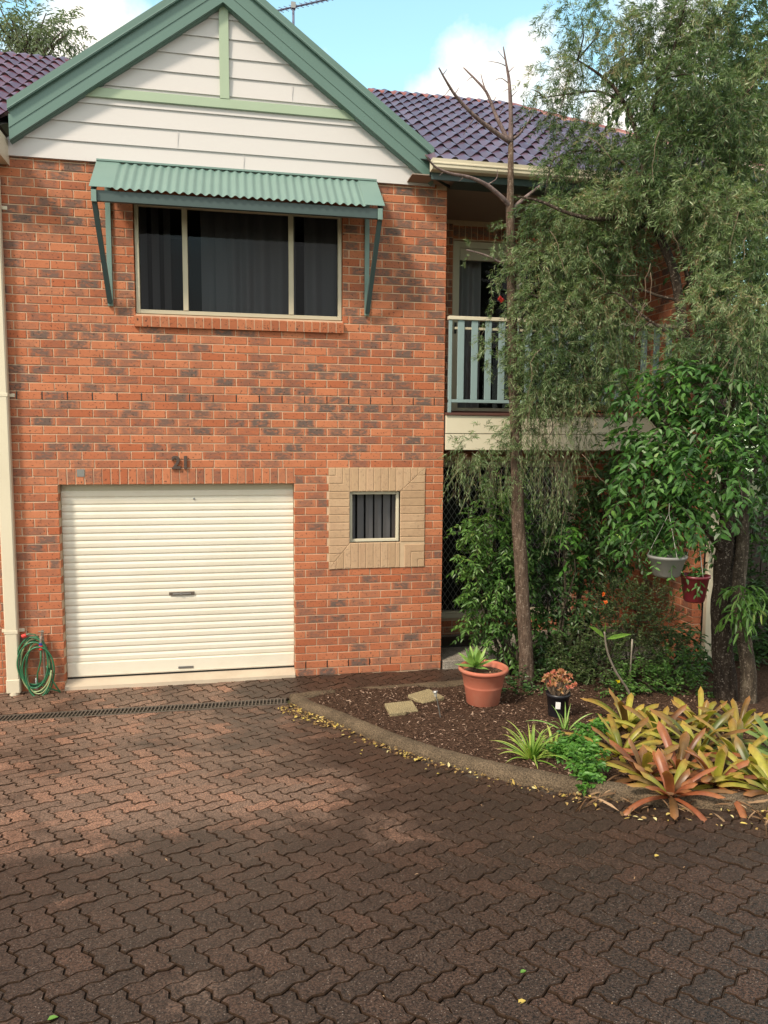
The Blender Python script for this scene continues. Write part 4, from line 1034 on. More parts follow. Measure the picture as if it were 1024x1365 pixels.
limb([(648, 122), (644, 110), (641, 98)], .008, .003); limb([(675, 88), (666, 84), (650, 81)], .005, .002); limb([(677, 110), (668, 104), (660, 107)], .005, .002); limb([(674, 80), (664, 68)], .004, .002)
limb([(612, 130), (625, 146), (640, 158)], .007, .003); limb([(633, 156), (625, 168), (618, 180)], .005, .002); limb([(684, 185), (693, 178), (706, 160)], .018, .006); limb([(706, 160), (715, 140), (714, 128)], .006, .003)
limb([(681, 276), (668, 262), (648, 246), (625, 236), (600, 231), (580, 222), (567, 206)], .026, .006, dy=-.4); limb([(650, 246), (662, 238), (663, 226)], .006, .003)
limb([(682, 280), (695, 268), (715, 252), (738, 236), (760, 225)], .024, .008, dy=.2)
for (a0, b0, a1, b1) in ((600, 118, 592, 128), (622, 146, 612, 140), (640, 160, 632, 170), (655, 138, 662, 128), (630, 102, 622, 108), (667, 150, 672, 138), (590, 100, 596, 92), (606, 126, 612, 116), (681, 130, 690, 120), (680, 118, 671, 122), (678, 96, 686, 88), (620, 234, 612, 242), (592, 228, 586, 234), (720, 250, 726, 240), (738, 236, 748, 238)):
    limb([(a0, b0), ((a0+a1)/2+1, (b0+b1)/2-1), (a1, b1)], .005, .0015)
limb([(683, 352), (668, 350), (652, 342), (638, 337), (622, 333)], .014, .006)
fl, st = Fol(), Fol()
def tuft(u, v, Y, ru, n, D=None, L=.2, nl=26, droop=.45, leaf=.05, rb=0.0, rv=None, spread=.75):
    k = dist(Y, u, v)/FPX; c = np.array(px(u, v, Y)); P, d = ball(c, (ru*k, min(.45, ru*k*.9), (rv or ru)*k), n)
    dd = d*.8+rng.normal(size=(n, 3))*.35+(np.array(D) if D is not None else np.array([0, 0, -.35]))
    twigs_narrow(fl, st, P, dd, L*.75*rng.uniform(.6, 1.3, n), droop*.7, nl, leaf, .0064, spread*1.5, rb=rb)
for u, v, r_, n in ((662, 318, 9, 7), (672, 350, 12, 10), (658, 372, 7, 3), (650, 440, 13, 8), (664, 470, 14, 12), (648, 478, 8, 5), (660, 405, 8, 4), (705, 330, 22, 26), (700, 400, 22, 26), (698, 470, 24, 28), (705, 540, 26, 30), (676, 300, 10, 8), (628, 336, 5, 2), (672, 620, 26, 30), (640, 590, 24, 26), (618, 600, 18, 18), (690, 590, 20, 20)):
    tuft(u, v, yA+rng.uniform(-.12, .12), r_, n)
# hanging strands under the balcony edge
for u, v, n in ((612, 640, 16), (630, 650, 16), (650, 650, 14), (668, 660, 12), (708, 650, 12)):
    P = np.array([px(u+rng.uniform(-13, 13), v-rng.uniform(20, 45), yA+rng.uniform(-.25, .25)) for _ in range(n)])
    twigs_narrow(fl, st, P, np.stack([rng.normal(size=n)*.35-.15, rng.normal(size=n)*.3, -np.ones(n)], 1), rng.uniform(.2, .42, n), .2, 16, .045, .0055, .5, rb=.1)
fl.build('foliage', MAT['leaf_fine'], ta); st.build('twigs', MAT['twig'], ta)
def brush(u, v, Y, par, L=.06):
    f = Fol(); c = np.array(px(u, v, Y)); n = 160; ax = unit(np.array([[.5, -.3, -.6]])); t = rng.random(n)
    B = c+ax*(t*L)[:, None]; a = perp(np.repeat(ax, n, 0)); f.narrow(B, a, np.full(n, .028), np.full(n, .003), rng.random(n)); f.build('flower', MAT['petal_red'], par)
brush(665, 396, yA-.05, ta); brush(712, 317, yA-.15, ta, .04)

# ------------------------------------------------------------------ B: weeping bottlebrush
tb = thing('weeping_tree', 'large weeping fine-leaved tree leaning from the right over the balcony', 'tree', px(997, 958, -2.2))
TB = [(997, 965, -2.2), (998, 900, -2.2), (990, 840, -2.2), (985, 780, -2.15), (990, 720, -2.1), (985, 640, -2.05), (965, 570, -2.0), (935, 510, -1.95), (915, 455, -1.9), (906, 400, -1.85), (898, 360, -1.8), (884, 325, -1.75), (870, 290, -1.7), (862, 240, -1.7), (858, 180, -1.7)]
RB = [.085, .068, .062, .058, .056, .055, .07, .065, .062, .058, .055, .052, .046, .036, .024]
PB = catmull(poly_at(TB, 0), 3); RBs = np.interp(np.linspace(0, 1, len(PB)), np.linspace(0, 1, len(RB)), RB)
SPL = 24; MB().tube(PB[:SPL+1], list(RBs[:SPL+1]), 14, jit=.14).build('trunk', MAT['bark_grey'], tb, smooth=True); MB().tube(PB[SPL:], [r*.72 for r in RBs[SPL:]], 12, jit=.16).build('leader', MAT['bark_dark'], tb, smooth=True)
def bl_(pts, r0, r1, par=tb, mat='bark_dark', name='branch'):
    P = catmull(poly_at(pts, 0), 4); m = len(P)
    MB().tube(P, [r0+(r1-r0)*i/(m-1) for i in range(m)], 8, jit=.12).build(name, MAT[mat], par, smooth=True); return P
limbs = []
limbs.append(bl_([(872, 295, -1.7), (840, 288, -1.7), (800, 292, -1.7), (760, 285, -1.7), (720, 268, -1.6), (690, 262, -1.5)], .03, .008))
limbs.append(bl_([(862, 250, -1.7), (850, 180, -1.6), (825, 125, -1.5), (800, 100, -1.4), (770, 80, -1.3)], .03, .007))
limbs.append(bl_([(835, 140, -1.5), (800, 122, -1.4), (760, 125, -1.3), (725, 130, -1.2)], .014, .005))
limbs.append(bl_([(858, 185, -1.7), (880, 120, -1.8), (900, 60, -1.9), (915, 0, -2.0)], .024, .008))
limbs.append(bl_([(868, 290, -1.7), (920, 220, -1.9), (970, 150, -2.1), (1020, 100, -2.2)], .026, .008))
limbs.append(bl_([(906, 400, -1.85), (880, 395, -1.75), (850, 385, -1.6), (845, 400, -1.55), (870, 415, -1.5)], .015, .006))
limbs.append(bl_([(915, 455, -1.9), (885, 440, -1.8), (850, 415, -1.7), (820, 390, -1.6), (790, 400, -1.5)], .016, .006))
limbs.append(bl_([(930, 505, -1.95), (890, 515, -1.7), (850, 540, -1.4), (800, 550, -1.2), (750, 540, -1.1)], .018, .006))
limbs.append(bl_([(915, 440, -1.9), (960, 400, -2.1), (1000, 380, -2.2)], .016, .006))
limbs.append(bl_([(870, 290, -1.7), (830, 320, -1.5), (790, 340, -1.3), (740, 360, -1.2), (700, 400, -1.1)], .022, .006))
limbs.append(bl_([(860, 240, -1.7), (820, 210, -1.5), (780, 200, -1.3), (740, 210, -1.2)], .018, .006))
ptsB = np.concatenate([np.array(l) for l in limbs])
fl, st = Fol(), Fol(); sub = MB()
#        u    v    Y    ru  rv   n
CB = [(760, 175, -1.2, 26, 22, 44), (790, 190, -1.3, 26, 22, 50), (748, 205, -1.2, 22, 22, 44), (820, 130, -1.5, 24, 20, 30), (760, 30, -1.3, 38, 34, 80), (805, 20, -1.4, 34, 30, 80), (780, 75, -1.3, 38, 30, 95), (745, 90, -1.2, 24, 24, 44), (770, 130, -1.2, 38, 24, 90), (735, 145, -1.2, 26, 22, 48), (712, 110, -1.2, 16, 14, 14), (700, 135, -1.1, 10, 8, 6),
      (810, 175, -1.4, 34, 26, 52), (840, 215, -1.5, 40, 28, 120), (790, 225, -1.3, 42, 30, 140), (750, 240, -1.2, 30, 30, 85), (840, 60, -1.6, 34, 40, 130), (880, 30, -1.7, 40, 36, 160), (930, 30, -1.9, 44, 36, 170), (985, 30, -2.0, 42, 40, 170), (1010, 90, -2.1, 36, 44, 160),
      (880, 120, -1.8, 36, 44, 130), (930, 110, -2.1, 42, 42, 190), (975, 160, -2.2, 44, 44, 200), (1010, 210, -2.2, 36, 44, 150), (890, 200, -2.0, 44, 40, 200), (940, 210, -2.1, 44, 40, 190), (875, 255, -1.9, 44, 30, 170), (930, 270, -2.2, 44, 32, 170), (980, 290, -2.3, 44, 40, 170),
      (820, 270, -1.6, 40, 28, 160), (770, 285, -1.4, 40, 30, 150), (725, 290, -1.2, 28, 26, 80), (790, 335, -1.4, 44, 34, 190), (740, 345, -1.2, 38, 34, 140), (830, 335, -1.5, 34, 30, 110), (705, 350, -1.1, 22, 26, 50),
      (720, 410, -1.1, 34, 36, 130), (770, 400, -1.3, 42, 38, 190), (815, 400, -1.4, 34, 34, 120), (700, 470, -1.05, 26, 34, 80), (745, 470, -1.2, 40, 38, 180), (795, 465, -1.3, 40, 36, 170), (835, 450, -1.4, 28, 32, 60), (720, 520, -1.1, 32, 28, 120), (765, 525, -1.2, 38, 26, 120), (810, 520, -1.3, 32, 28, 70), (845, 505, -1.4, 20, 24, 26),
      (960, 340, -2.3, 34, 34, 80), (1005, 340, -2.4, 30, 40, 110), (960, 400, -2.4, 40, 34, 110), (1005, 420, -2.5, 34, 40, 130), (900, 470, -2.3, 26, 24, 50), (955, 460, -2.4, 38, 28, 120), (1000, 480, -2.5, 34, 34, 110), (870, 430, -1.6, 18, 18, 16), (890, 520, -2.2, 26, 20, 30), (905, 300, -1.9, 20, 14, 20),
      (735, 500, -1.15, 30, 30, 60), (780, 500, -1.25, 34, 28, 60), (820, 490, -1.3, 24, 26, 34), (800, 430, -1.3, 30, 24, 50), (690, 570, -1.0, 26, 18, 26), (740, 580, -1.1, 34, 16, 20), (790, 575, -1.1, 24, 14, 14)]
for u, v, Y, ru, rv, n in CB:
    k = dist(Y, u, v)/FPX; c = np.array(px(u, v, Y)); n = int(n*(.75 if (u < 830 and v < 250) else (1.12 if v > 320 else 1.15)))
    P, d = ball(c, (ru*k, max(.22, min(.5, ru*k)), rv*k), n, .15)
    # sub-branches from the nearest limb into the clump
    for q in range(1):
        tgt = P[rng.integers(len(P))]; src = ptsB[np.argmin(np.linalg.norm(ptsB-tgt, axis=1))]
        if np.linalg.norm(tgt-src) < 1.6: MB().tube(branch_path(src, tgt, .12, 5, .15), [.010, .009, .007, .005, .004, .003], 5).build('small_branch', MAT['twig_dark'], tb, smooth=True)
    dd = d*.5+rng.normal(size=(n, 3))*.6+np.array([-.12, 0, -.15])
    twigs_narrow(fl, st, P, dd, rng.uniform(.08, .24, n), .35, 26, .052, .0068, 1.1, rb=rng.uniform(-.26, .26), rs=1.0)
# long weeping strands
for u, v, Y, n in ((700, 560, -1.0, 26), (725, 620, -1.0, 30), (750, 650, -1.05, 22), (735, 690, -1.0, 14), (770, 640, -1.05, 16), (985, 500, -2.6, 16), (1005, 520, -2.6, 14), (960, 500, -2.5, 10), (690, 640, -.95, 14), (845, 330, -1.5, 14), (780, 600, -1.0, 10), (805, 440, -1.4, 20), (760, 560, -1.2, 26), (720, 570, -1.1, 22)):
    P = np.array([px(u+rng.uniform(-18, 18), v-rng.uniform(10, 50), Y+rng.uniform(-.25, .25)) for _ in range(n)])
    twigs_narrow(fl, st, P, np.stack([rng.normal(size=n)*.3, rng.normal(size=n)*.3, -np.ones(n)], 1), rng.uniform(.28, .6, n), .2, 20, .048, .0055, .5, rb=.05)
fl.build('foliage', MAT['leaf_fine'], tb); st.build('twigs', MAT['twig'], tb)
# bare pale twigs showing in the crown
for _ in range(26):
    u0, v0 = rng.uniform(700, 1000), rng.uniform(170, 620); Y = -1.35-rng.uniform(0, .9) if u0 < 860 else -2.1-rng.uniform(0, .6)
    a_ = rng.uniform(.3, 2.9); P_ = []; uu, vv = u0, v0; n_ = 7; st_len = rng.uniform(5, 13)
    for i in range(n_):
        P_.append(px(uu, vv, Y)); a_ += rng.normal()*.28+(.10 if math.cos(a_) > 0 else -.10); uu += st_len*math.cos(a_); vv += st_len*math.sin(a_); Y += rng.normal()*.03
    pt = MB(); pt.tube(P_, [.003, .0028, .0026, .0022, .002, .0016, .0012], 5); pt.build('bare_twig', MAT['twig'], tb, smooth=True)

# ------------------------------------------------------------------ C: glossy broad-leaved tree
tc_ = thing('glossy_tree', 'glossy broad-leaved tree with dark trunk to the right of the white downpipe', 'tree', px(965, 952, -2.0))
TC = [(970, 958, -2.0), (966, 900, -2.0), (962, 850, -2.0), (962, 800, -2.0), (966, 740, -2.0), (972, 680, -2.0), (965, 620, -2.0), (955, 560, -1.95)]
PC = catmull(poly_at(TC, 0), 3); RC = np.interp(np.linspace(0, 1, len(PC)), np.linspace(0, 1, 8), [.125, .10, .092, .088, .085, .075, .06, .05])
MB().tube(PC, list(RC), 14, jit=.18).build('trunk', MAT['bark_dark'], tc_, smooth=True)
lc = []
for pts in ([(966, 740, -2.0), (930, 690, -2.2), (890, 650, -2.3), (850, 630, -2.3)], [(968, 690, -2.0), (920, 620, -2.1), (870, 560, -2.1), (840, 530, -2.1)], [(965, 620, -2.0), (940, 540, -2.2), (900, 500, -2.3)], [(960, 570, -1.95), (990, 520, -2.2), (1020, 500, -2.4)], [(966, 740, -2.0), (1000, 640, -1.8), (1040, 580, -1.7)], [(955, 570, -1.95), (930, 430, -.9), (890, 250, -.8), (870, 130, -.7)], [(955, 570, -1.95), (990, 420, -1.0), (1010, 250, -.9)]):
    lc.append(bl_(pts, .035, .010, tc_))
ptsC = np.concatenate([np.array(l) for l in lc])
fl, st = Fol(), Fol(); sub = MB()
CC = [(860, 520, -2.2, 34, 26, 34), (905, 500, -2.4, 34, 24, 34), (940, 520, -2.5, 34, 26, 34), (985, 540, -2.5, 36, 34, 40), (870, 570, -2.3, 38, 26, 40), (920, 570, -2.5, 36, 28, 42), (960, 590, -2.6, 34, 28, 36), (1005, 600, -2.5, 30, 34, 34), (850, 620, -2.4, 30, 26, 34), (895, 625, -2.6, 38, 28, 46), (945, 640, -2.6, 34, 26, 34),
      (862, 670, -2.4, 30, 24, 32), (900, 680, -2.6, 34, 26, 40), (935, 690, -2.5, 24, 24, 20), (870, 700, -2.5, 32, 18, 26), (848, 700, -2.3, 20, 22, 14), (985, 650, -2.1, 30, 26, 18)]
for u, v, Y, ru, rv, n in CC:
    k = dist(Y, u, v)/FPX; c = np.array(px(u, v, Y)); P, d = ball(c, (ru*k, .3, rv*k), n, .1)
    for q in range(2):
        tgt = P[rng.integers(len(P))]; src = ptsC[np.argmin(np.linalg.norm(ptsC-tgt, axis=1))]
        if np.linalg.norm(tgt-src) < 1.5: MB().tube(branch_path(src, tgt, .1, 5, .12), [.010, .009, .008, .006, .005, .004], 5).build('small_branch', MAT['twig_dark'], tc_, smooth=True)
    twigs_broad(fl, st, P, d*.7+rng.normal(size=(n, 3))*.35+np.array([-.3, -.35, .05]), rng.uniform(.14, .26, n), .5, 7, .088, .040, rb=rng.uniform(-.1, .1))
fl.build('foliage', MAT['leaf_glossy'], tc_); st.build('twigs', MAT['twig_dark'], tc_)
# darker upper crown, behind the weeping tree
fl, st = Fol(), Fol()
CD = [(860, 120, -.7, 30, 30, 40), (880, 170, -.8, 28, 26, 34), (850, 90, -.7, 24, 20, 20), (960, 260, -.9, 50, 44, 100), (1005, 320, -.9, 40, 50, 90), (960, 350, -.8, 40, 40, 70), (1000, 220, -.8, 44, 44, 80), (990, 410, -.9, 44, 44, 80), (1010, 480, -1.0, 36, 44, 70), (1000, 130, -.7, 44, 44, 60), (950, 150, -.7, 40, 44, 50), (975, 60, -.7, 50, 50, 70), (920, 70, -.7, 34, 40, 30), (990, 560, -.9, 44, 44, 60), (1000, 640, -1.0, 44, 40, 50), (975, 500, -.9, 30, 30, 30), (1000, 720, -1.0, 40, 34, 40)]
for u, v, Y, ru, rv, n in CD:
    k = dist(Y, u, v)/FPX; c = np.array(px(u, v, Y)); P, d = ball(c, (ru*k, .35, rv*k), n, .1)
    twigs_broad(fl, st, P, d*.7+rng.normal(size=(n, 3))*.4, rng.uniform(.14, .28, n), .5, 7, .095, .042, rb=-.1)
fl.build('upper_foliage', MAT['leaf_dark'], tc_); st.build('upper_twigs', MAT['twig_dark'], tc_)

# ------------------------------------------------------------------ D: shrub in front of the porch
def shrub(name, label, base, CL, mat, leafL, leafW, nl, L, root_r=.02, stem_n=7, droop=.4, D=(0, -.2, .1), hang=.3, group=None):
    t = thing(name, label, 'shrub', base, group); fl, st, sb_ = Fol(), Fol(), MB(); small = sum(q[5] for q in CL) < 40
    if small: st = fl
    for u, v, Y, ru, rv, n in CL:
        n = int(n*1.8); k = dist(Y, u, v)/FPX; c = np.array(px(u, v, Y)); P, d = ball(c, (ru*k, min(.3, ru*k), rv*k), n, .15)
        sb_.tube(branch_path((base[0]+rng.uniform(-.1, .1), base[1]+rng.uniform(-.08, .08), base[2]-.03), c, .05, 6, .08), [root_r, root_r*.9, root_r*.75, root_r*.6, root_r*.5, root_r*.35, root_r*.25], 6)
        twigs_broad(fl, st, P, d*.8+rng.normal(size=(n, 3))*.3+np.array(D), rng.uniform(.7, 1.3, n)*L, droop, nl, leafL, leafW, rb=rng.uniform(-.12, .12), hang=hang)
    fl.build('foliage', MAT[mat], t)
    if not small: st.build('twigs', MAT['twig_dark'], t)
    sb_.build('stems', MAT['bark_grey'], t, smooth=True); return t
yD = -.35; DEN = 1.8
shrub('leafy_shrub', 'tall bright leafy shrub with oval leaves behind the terracotta pot', px(690, 905, yD), [(632, 705, yD-.1, 18, 16, 14), (625, 745, yD-.1, 16, 16, 14), (640, 800, yD-.1, 24, 18, 24), (668, 765, yD-.15, 26, 24, 28), (665, 650, yD, 22, 18, 16), (650, 690, yD, 26, 24, 26), (672, 720, yD, 28, 28, 34), (655, 755, yD, 30, 24, 36), (640, 770, yD, 20, 16, 18), (672, 790, yD, 26, 26, 34), (655, 825, yD, 28, 18, 28), (640, 838, yD, 20, 10, 14), (668, 850, yD, 24, 20, 28), (680, 685, yD, 22, 22, 18), (672, 890, yD, 20, 22, 24), (690, 820, yD, 20, 30, 20)], 'leaf_shrub', .062, .027, 9, .17)
shrub('dark_shrub', 'dense dark leafy shrub between the slim trunk and the brick wing wall', px(760, 900, -.3), [(735, 690, -.2, 26, 24, 26), (770, 680, -.2, 24, 24, 20), (800, 640, -.4, 30, 24, 30), (825, 600, -.5, 24, 20, 18), (820, 660, -.5, 30, 26, 34), (790, 700, -.4, 32, 26, 36), (750, 740, -.3, 34, 30, 40), (800, 750, -.4, 30, 26, 34), (835, 720, -.6, 24, 26, 26), (740, 790, -.3, 32, 30, 38), (775, 800, -.4, 30, 26, 34), (720, 760, -.3, 20, 30, 24), (730, 840, -.35, 26, 30, 30), (765, 860, -.45, 32, 30, 34), (730, 890, -.4, 24, 24, 24), (800, 720, -.6, 18, 20, 16)], 'leaf_dark', .075, .032, 8, .18, .02)
shrub('fresh_shoot', 'pale green new shoots poking from the dark shrub', px(752, 880, -.45), [(757, 712, -.75, 11, 9, 6), (766, 745, -.8, 9, 6, 3)], 'leaf_herb', .075, .040, 6, .09)
# E: small-leaved hedge
def hedge(name, label, base, CL, mat, leaf=.022, n_leaf=16, L=.13, flowers=None):
    t = thing(name, label, 'shrub', base); fl, st, sb_ = Fol(), Fol(), MB()
    for u, v, Y, ru, rv, n in CL:
        n = int(n*1.8); k = dist(Y, u, v)/FPX; c = np.array(px(u, v, Y)); P, d = ball(c, (ru*k, min(.3, ru*k), rv*k), n, .3)
        sb_.tube(branch_path((base[0]+rng.uniform(-.1, .1), base[1], base[2]-.03), c, .05, 5, .08), [.012, .010, .008, .006, .005, .003], 5)
        twigs_broad(fl, st, P, d+rng.normal(size=(n, 3))*.35+np.array([0, -.1, .4]), rng.uniform(.6, 1.4, n)*L, -.1, n_leaf, leaf, leaf*.55, hang=0, rb=rng.uniform(-.1, .1))
    fl.build('foliage', MAT[mat], t); st.build('twigs', MAT['twig_dark'], t); sb_.build('stems', MAT['twig_dark'], t)
    for i, (u, v, Y, m_) in enumerate(flowers or []):
        f = Fol(); n = 8; c = np.array(px(u, v, Y)); a = unit(rng.normal(size=(n, 3))+np.array([0, -.8, .2])); f.broad(np.repeat(c[None], n, 0), a, unit(rng.normal(size=(n, 3))), np.full(n, .028), np.full(n, .02), rng.random(n)); f.build('flower', MAT[m_], t)
    return t
hedge('small_leaved_bush', 'fine-leaved bush with an orange flower in front of the sunlit wing wall', px(830, 900, -1.0), [(820, 800, -.9, 34, 26, 60), (860, 800, -.9, 30, 22, 44), (840, 830, -1.0, 36, 24, 60), (805, 840, -1.0, 30, 26, 50), (880, 830, -1.0, 26, 20, 36), (800, 880, -1.1, 34, 24, 60), (845, 870, -1.1, 34, 24, 60), (885, 870, -1.1, 28, 24, 50), (865, 895, -1.2, 36, 18, 50), (770, 890, -.9, 24, 22, 36), (790, 915, -1.1, 34, 14, 44), (750, 905, -.9, 22, 16, 30), (760, 870, -.8, 24, 20, 36)], 'leaf_small', .026, 16, .13, [(807, 803, -1.25, 'petal_orange'), (804, 792, -1.22, 'petal_orange')])
hedge('leafy_groundcover', 'low mid green leafy plants behind the bromeliads', px(880, 930, -1.6), [(850, 905, -1.5, 26, 14, 34), (890, 910, -1.6, 30, 14, 40), (925, 925, -1.7, 28, 14, 34), (905, 885, -1.5, 26, 14, 26), (828, 915, -1.6, 14, 10, 14)], 'leaf_shrub', .040, 9, .11, [(823, 908, -1.75, 'petal_yellow')])
# soft fern-like dark plant by the downpipe
shrub('arching_plant', 'dark arching leafy plant against the foot of the white downpipe', px(905, 900, -.9), [(915, 850, -.9, 16, 10, 8), (930, 862, -.9, 16, 10, 8), (895, 862, -1.0, 16, 14, 10), (925, 885, -1.0, 14, 12, 8)], 'leaf_dark', .09, .036, 6, .2, .01)
# undergrowth near slim trunk base
hedge('trunk_undergrowth', 'low dark leafy undergrowth around the foot of the slim trunk', px(720, 935, -1.2), [(705, 935, -1.1, 20, 12, 26), (730, 930, -1.0, 18, 12, 20), (690, 915, -.9, 12, 14, 14), (725, 905, -.8, 18, 16, 26)], 'leaf_dark', .045, 8, .11)

# background trees ------------------------------------------------------
def bigtree(name, label, base, top, r, n, mat, leafL, leafW, trunk_r=.2, squash=.8, L=.5):
    t = thing(name, label, 'tree', base); c = np.array(top, float)
    MB().tube(branch_path(base, top, 0, 8, .03), [trunk_r*(1-.08*i) for i in range(9)], 10, jit=.1).build('trunk', MAT['bark_grey'], t, smooth=True)
    fl, st = Fol(), Fol(); nb_ = 26; sb_ = MB()
    for i in range(nb_):
        d = unit(rng.normal(size=3)); cc = c+d*np.array([r, r, r*squash])*rng.uniform(.25, .85)
        sb_.tube(branch_path(c-np.array([0, 0, r*.5]), cc, .05, 4, .1), [.05, .04, .03, .02, .012], 5)
        P, dd = ball(cc, (r*.32, r*.32, r*.24), n//nb_, .1); m = len(P)
        twigs_broad(fl, st, P, dd+rng.normal(size=(m, 3))*.3, rng.uniform(.6, 1.3, m)*L, .4, 9, leafL, leafW, rb=rng.uniform(-.15, .15))
    fl.build('crown', MAT[mat], t); st.build('twigs', MAT['twig_dark'], t); sb_.build('limbs', MAT['bark_grey'], t, smooth=True); return t
bigtree('gum_tree', 'sparse gum tree behind the maroon roof at the top left', (-5.0, 12, -.1), tuple(at(38, 52, 12)), 1.5, 420, 'leaf_gum', .13, .04, .16, .55)
bigtree('background_tree', 'dense dark tree behind the fence at the far right', (11.5, 3.0, 0), (11.2, 3.0, 4.2), 2.7, 1900, 'leaf_dark', .16, .07, .2, 1.2)
bigtree('background_tree', 'tall dark tree rising beyond the roof at the top right corner', (13.2, 6.0, 0), (12.8, 6.0, 9.3), 3.2, 1700, 'leaf_dark', .17, .07, .24, 1.0)
# fence at far right
fe = thing('timber_fence', 'dark timber paling fence in the shade at the right edge', 'fence', (9.5, .2, 0))
x = 7.36
while x < 14: MB().bbox(x, x+.13, .2, .22, 0, 1.75+random.uniform(-.01, .01), .003).build('paling', MAT['fence_dark'], fe); x += .142
mb = MB(); mb.box(7.36, 14, .225, .28, .4, .5); mb.build('rail', MAT['fence_dark'], fe); mb = MB(); mb.box(7.36, 14, .225, .28, 1.4, 1.5); mb.build('rail', MAT['fence_dark'], fe)
hedge('fence_shrub', 'dark leafy shrub in deep shade in front of the timber fence', (8.3, -.4, 0), [(1000, 840, -.6, 40, 44, 70), (1010, 760, -.5, 40, 40, 60), (975, 800, -.4, 24, 44, 40), (1030, 880, -.8, 34, 34, 50)], 'leaf_dark', .07, 8, .25)

# ------------------------------------------------------------------ strap-leaved plants
def strap(mb, base, az, el, L, w_, curl, rnd, seg=9, ch=.25, tip='round', twist=0.0, wp_=None):
    """one channelled strap leaf arching out from base"""
    p = Vector(base); d = Vector((math.cos(az)*math.cos(el), math.sin(az)*math.cos(el), math.sin(el))); hz = Vector((math.cos(az), math.sin(az), 0))
    sd = Vector((-math.sin(az), math.cos(az), 0)); vs = []; us = []; st_ = L/seg; e = el
    for i in range(seg+1):
        t = i/seg
        if tip == 'round': ww = w_*(.72+.5*t-.22*t*t)*math.sqrt(max(0, 1-max(0, (t-.82)/.18)**2))
        elif tip == 'lance': ww = w_*(.35+1.3*math.sin(math.pi*min(1, (t*.85+.12))))*.62*(1-t**6)
        else: ww = w_*(1-.15*t)*(1-t**3)
        ww = max(ww, .0012)
        dd = Vector((hz.x*math.cos(e), hz.y*math.cos(e), math.sin(e))); nr = dd.cross(sd)*-1
        s2 = (sd*math.cos(twist*t)+nr*math.sin(twist*t))
        lift = nr*(ww*ch)
        vs += [p-s2*ww*.5+lift, p-s2*ww*.27+lift*.35, p, p+s2*ww*.27+lift*.35, p+s2*ww*.5+lift]; us += [(t, rnd)]*5
        p = p+dd*st_; e -= curl/seg*(.4+1.2*t)
    fs = [(i*5+k, i*5+k+1, (i+1)*5+k+1, (i+1)*5+k) for i in range(seg) for k in range(4)]
    mb.add(vs, fs, (0, 0), us)
def rosette(name, label, cat, loc, n, L, w_, mat, el0=.4, el1=1.35, curl=1.0, tip='round', ch=.25, group=None, parts=True, tw=.2, bias=None):
    t = thing(name, label, cat, loc, group); az = random.uniform(0, 6.28)
    for i in range(n):
        k = i/(n-1); az += 2.4+random.uniform(-.25, .25); el = el0+(el1-el0)*k+random.uniform(-.08, .08); mb = MB()
        r0 = .035*(1-k)+.006
        b = (loc[0]+math.cos(az)*r0, loc[1]+math.sin(az)*r0, loc[2]+.005)
        strap(mb, b, az, el, L*random.uniform(.62, 1.18)*(1-.22*k), w_*random.uniform(.75, 1.2), curl*random.uniform(.6, 1.3), (random.random() if bias is None else min(.99, max(0, random.gauss(bias*.95+.06, .24)))), tip=tip, ch=ch, twist=random.uniform(-tw, tw))
        mb.build('leaf', MAT[mat], t, smooth=True)
    return t
BR = [(828, 1005, .36, 'brom', .40), (860, 1035, .33, 'brom', .70), (880, 985, .36, 'brom', .35), (905, 1030, .34, 'brom', .80), (930, 1005, .42, 'brom', .30), (955, 1045, .34, 'brom', .75), (985, 1015, .40, 'brom', .35), (1010, 1045, .36, 'brom', .25), (935, 970, .34, 'brom', .55), (985, 975, .36, 'brom', .4), (835, 965, .36, 'brom', .35), (1040, 1005, .38, 'brom_green', .5), (1035, 1060, .34, 'brom', .3), (895, 1060, .30, 'brom', .9), (1075, 1040, .38, 'brom_green', .4)]
BL = ['yellow green bromeliad with one long leaf reaching left over the leafy herb', 'brownish red bromeliad low at the front left of the clump', 'orange tipped bromeliad at the back of the clump left of centre', 'dark red bromeliad with drooping leaves at the front of the clump', 'tall yellow bromeliad with upright leaves in the middle of the clump', 'coppery bromeliad at the front edge right of the middle', 'golden bromeliad in front of the two tree trunks', 'lime green bromeliad hanging over the kerb at the right', 'orange bromeliad at the back in front of the dark trunk', 'upright pale orange bromeliad at the foot of the grey trunk', 'yellow bromeliad behind the others beside the yellow flower', 'green bromeliad at the right edge of the photo', 'yellow green bromeliad at the lower right corner of the clump', 'low rusty bromeliad with dead leaves trailing on the kerb', 'green bromeliad beyond the right edge of the clump']
for (u, v, L_, m_, b_), lab in zip(BR, BL):
    p = gp(u, v, .06); rosette('bromeliad', lab, 'bromeliad', tuple(p), 21, L_*1.2, .058, m_, .05, 1.25, 1.0, group='bromeliads massed in the corner of the garden bed', bias=b_, ch=.30)
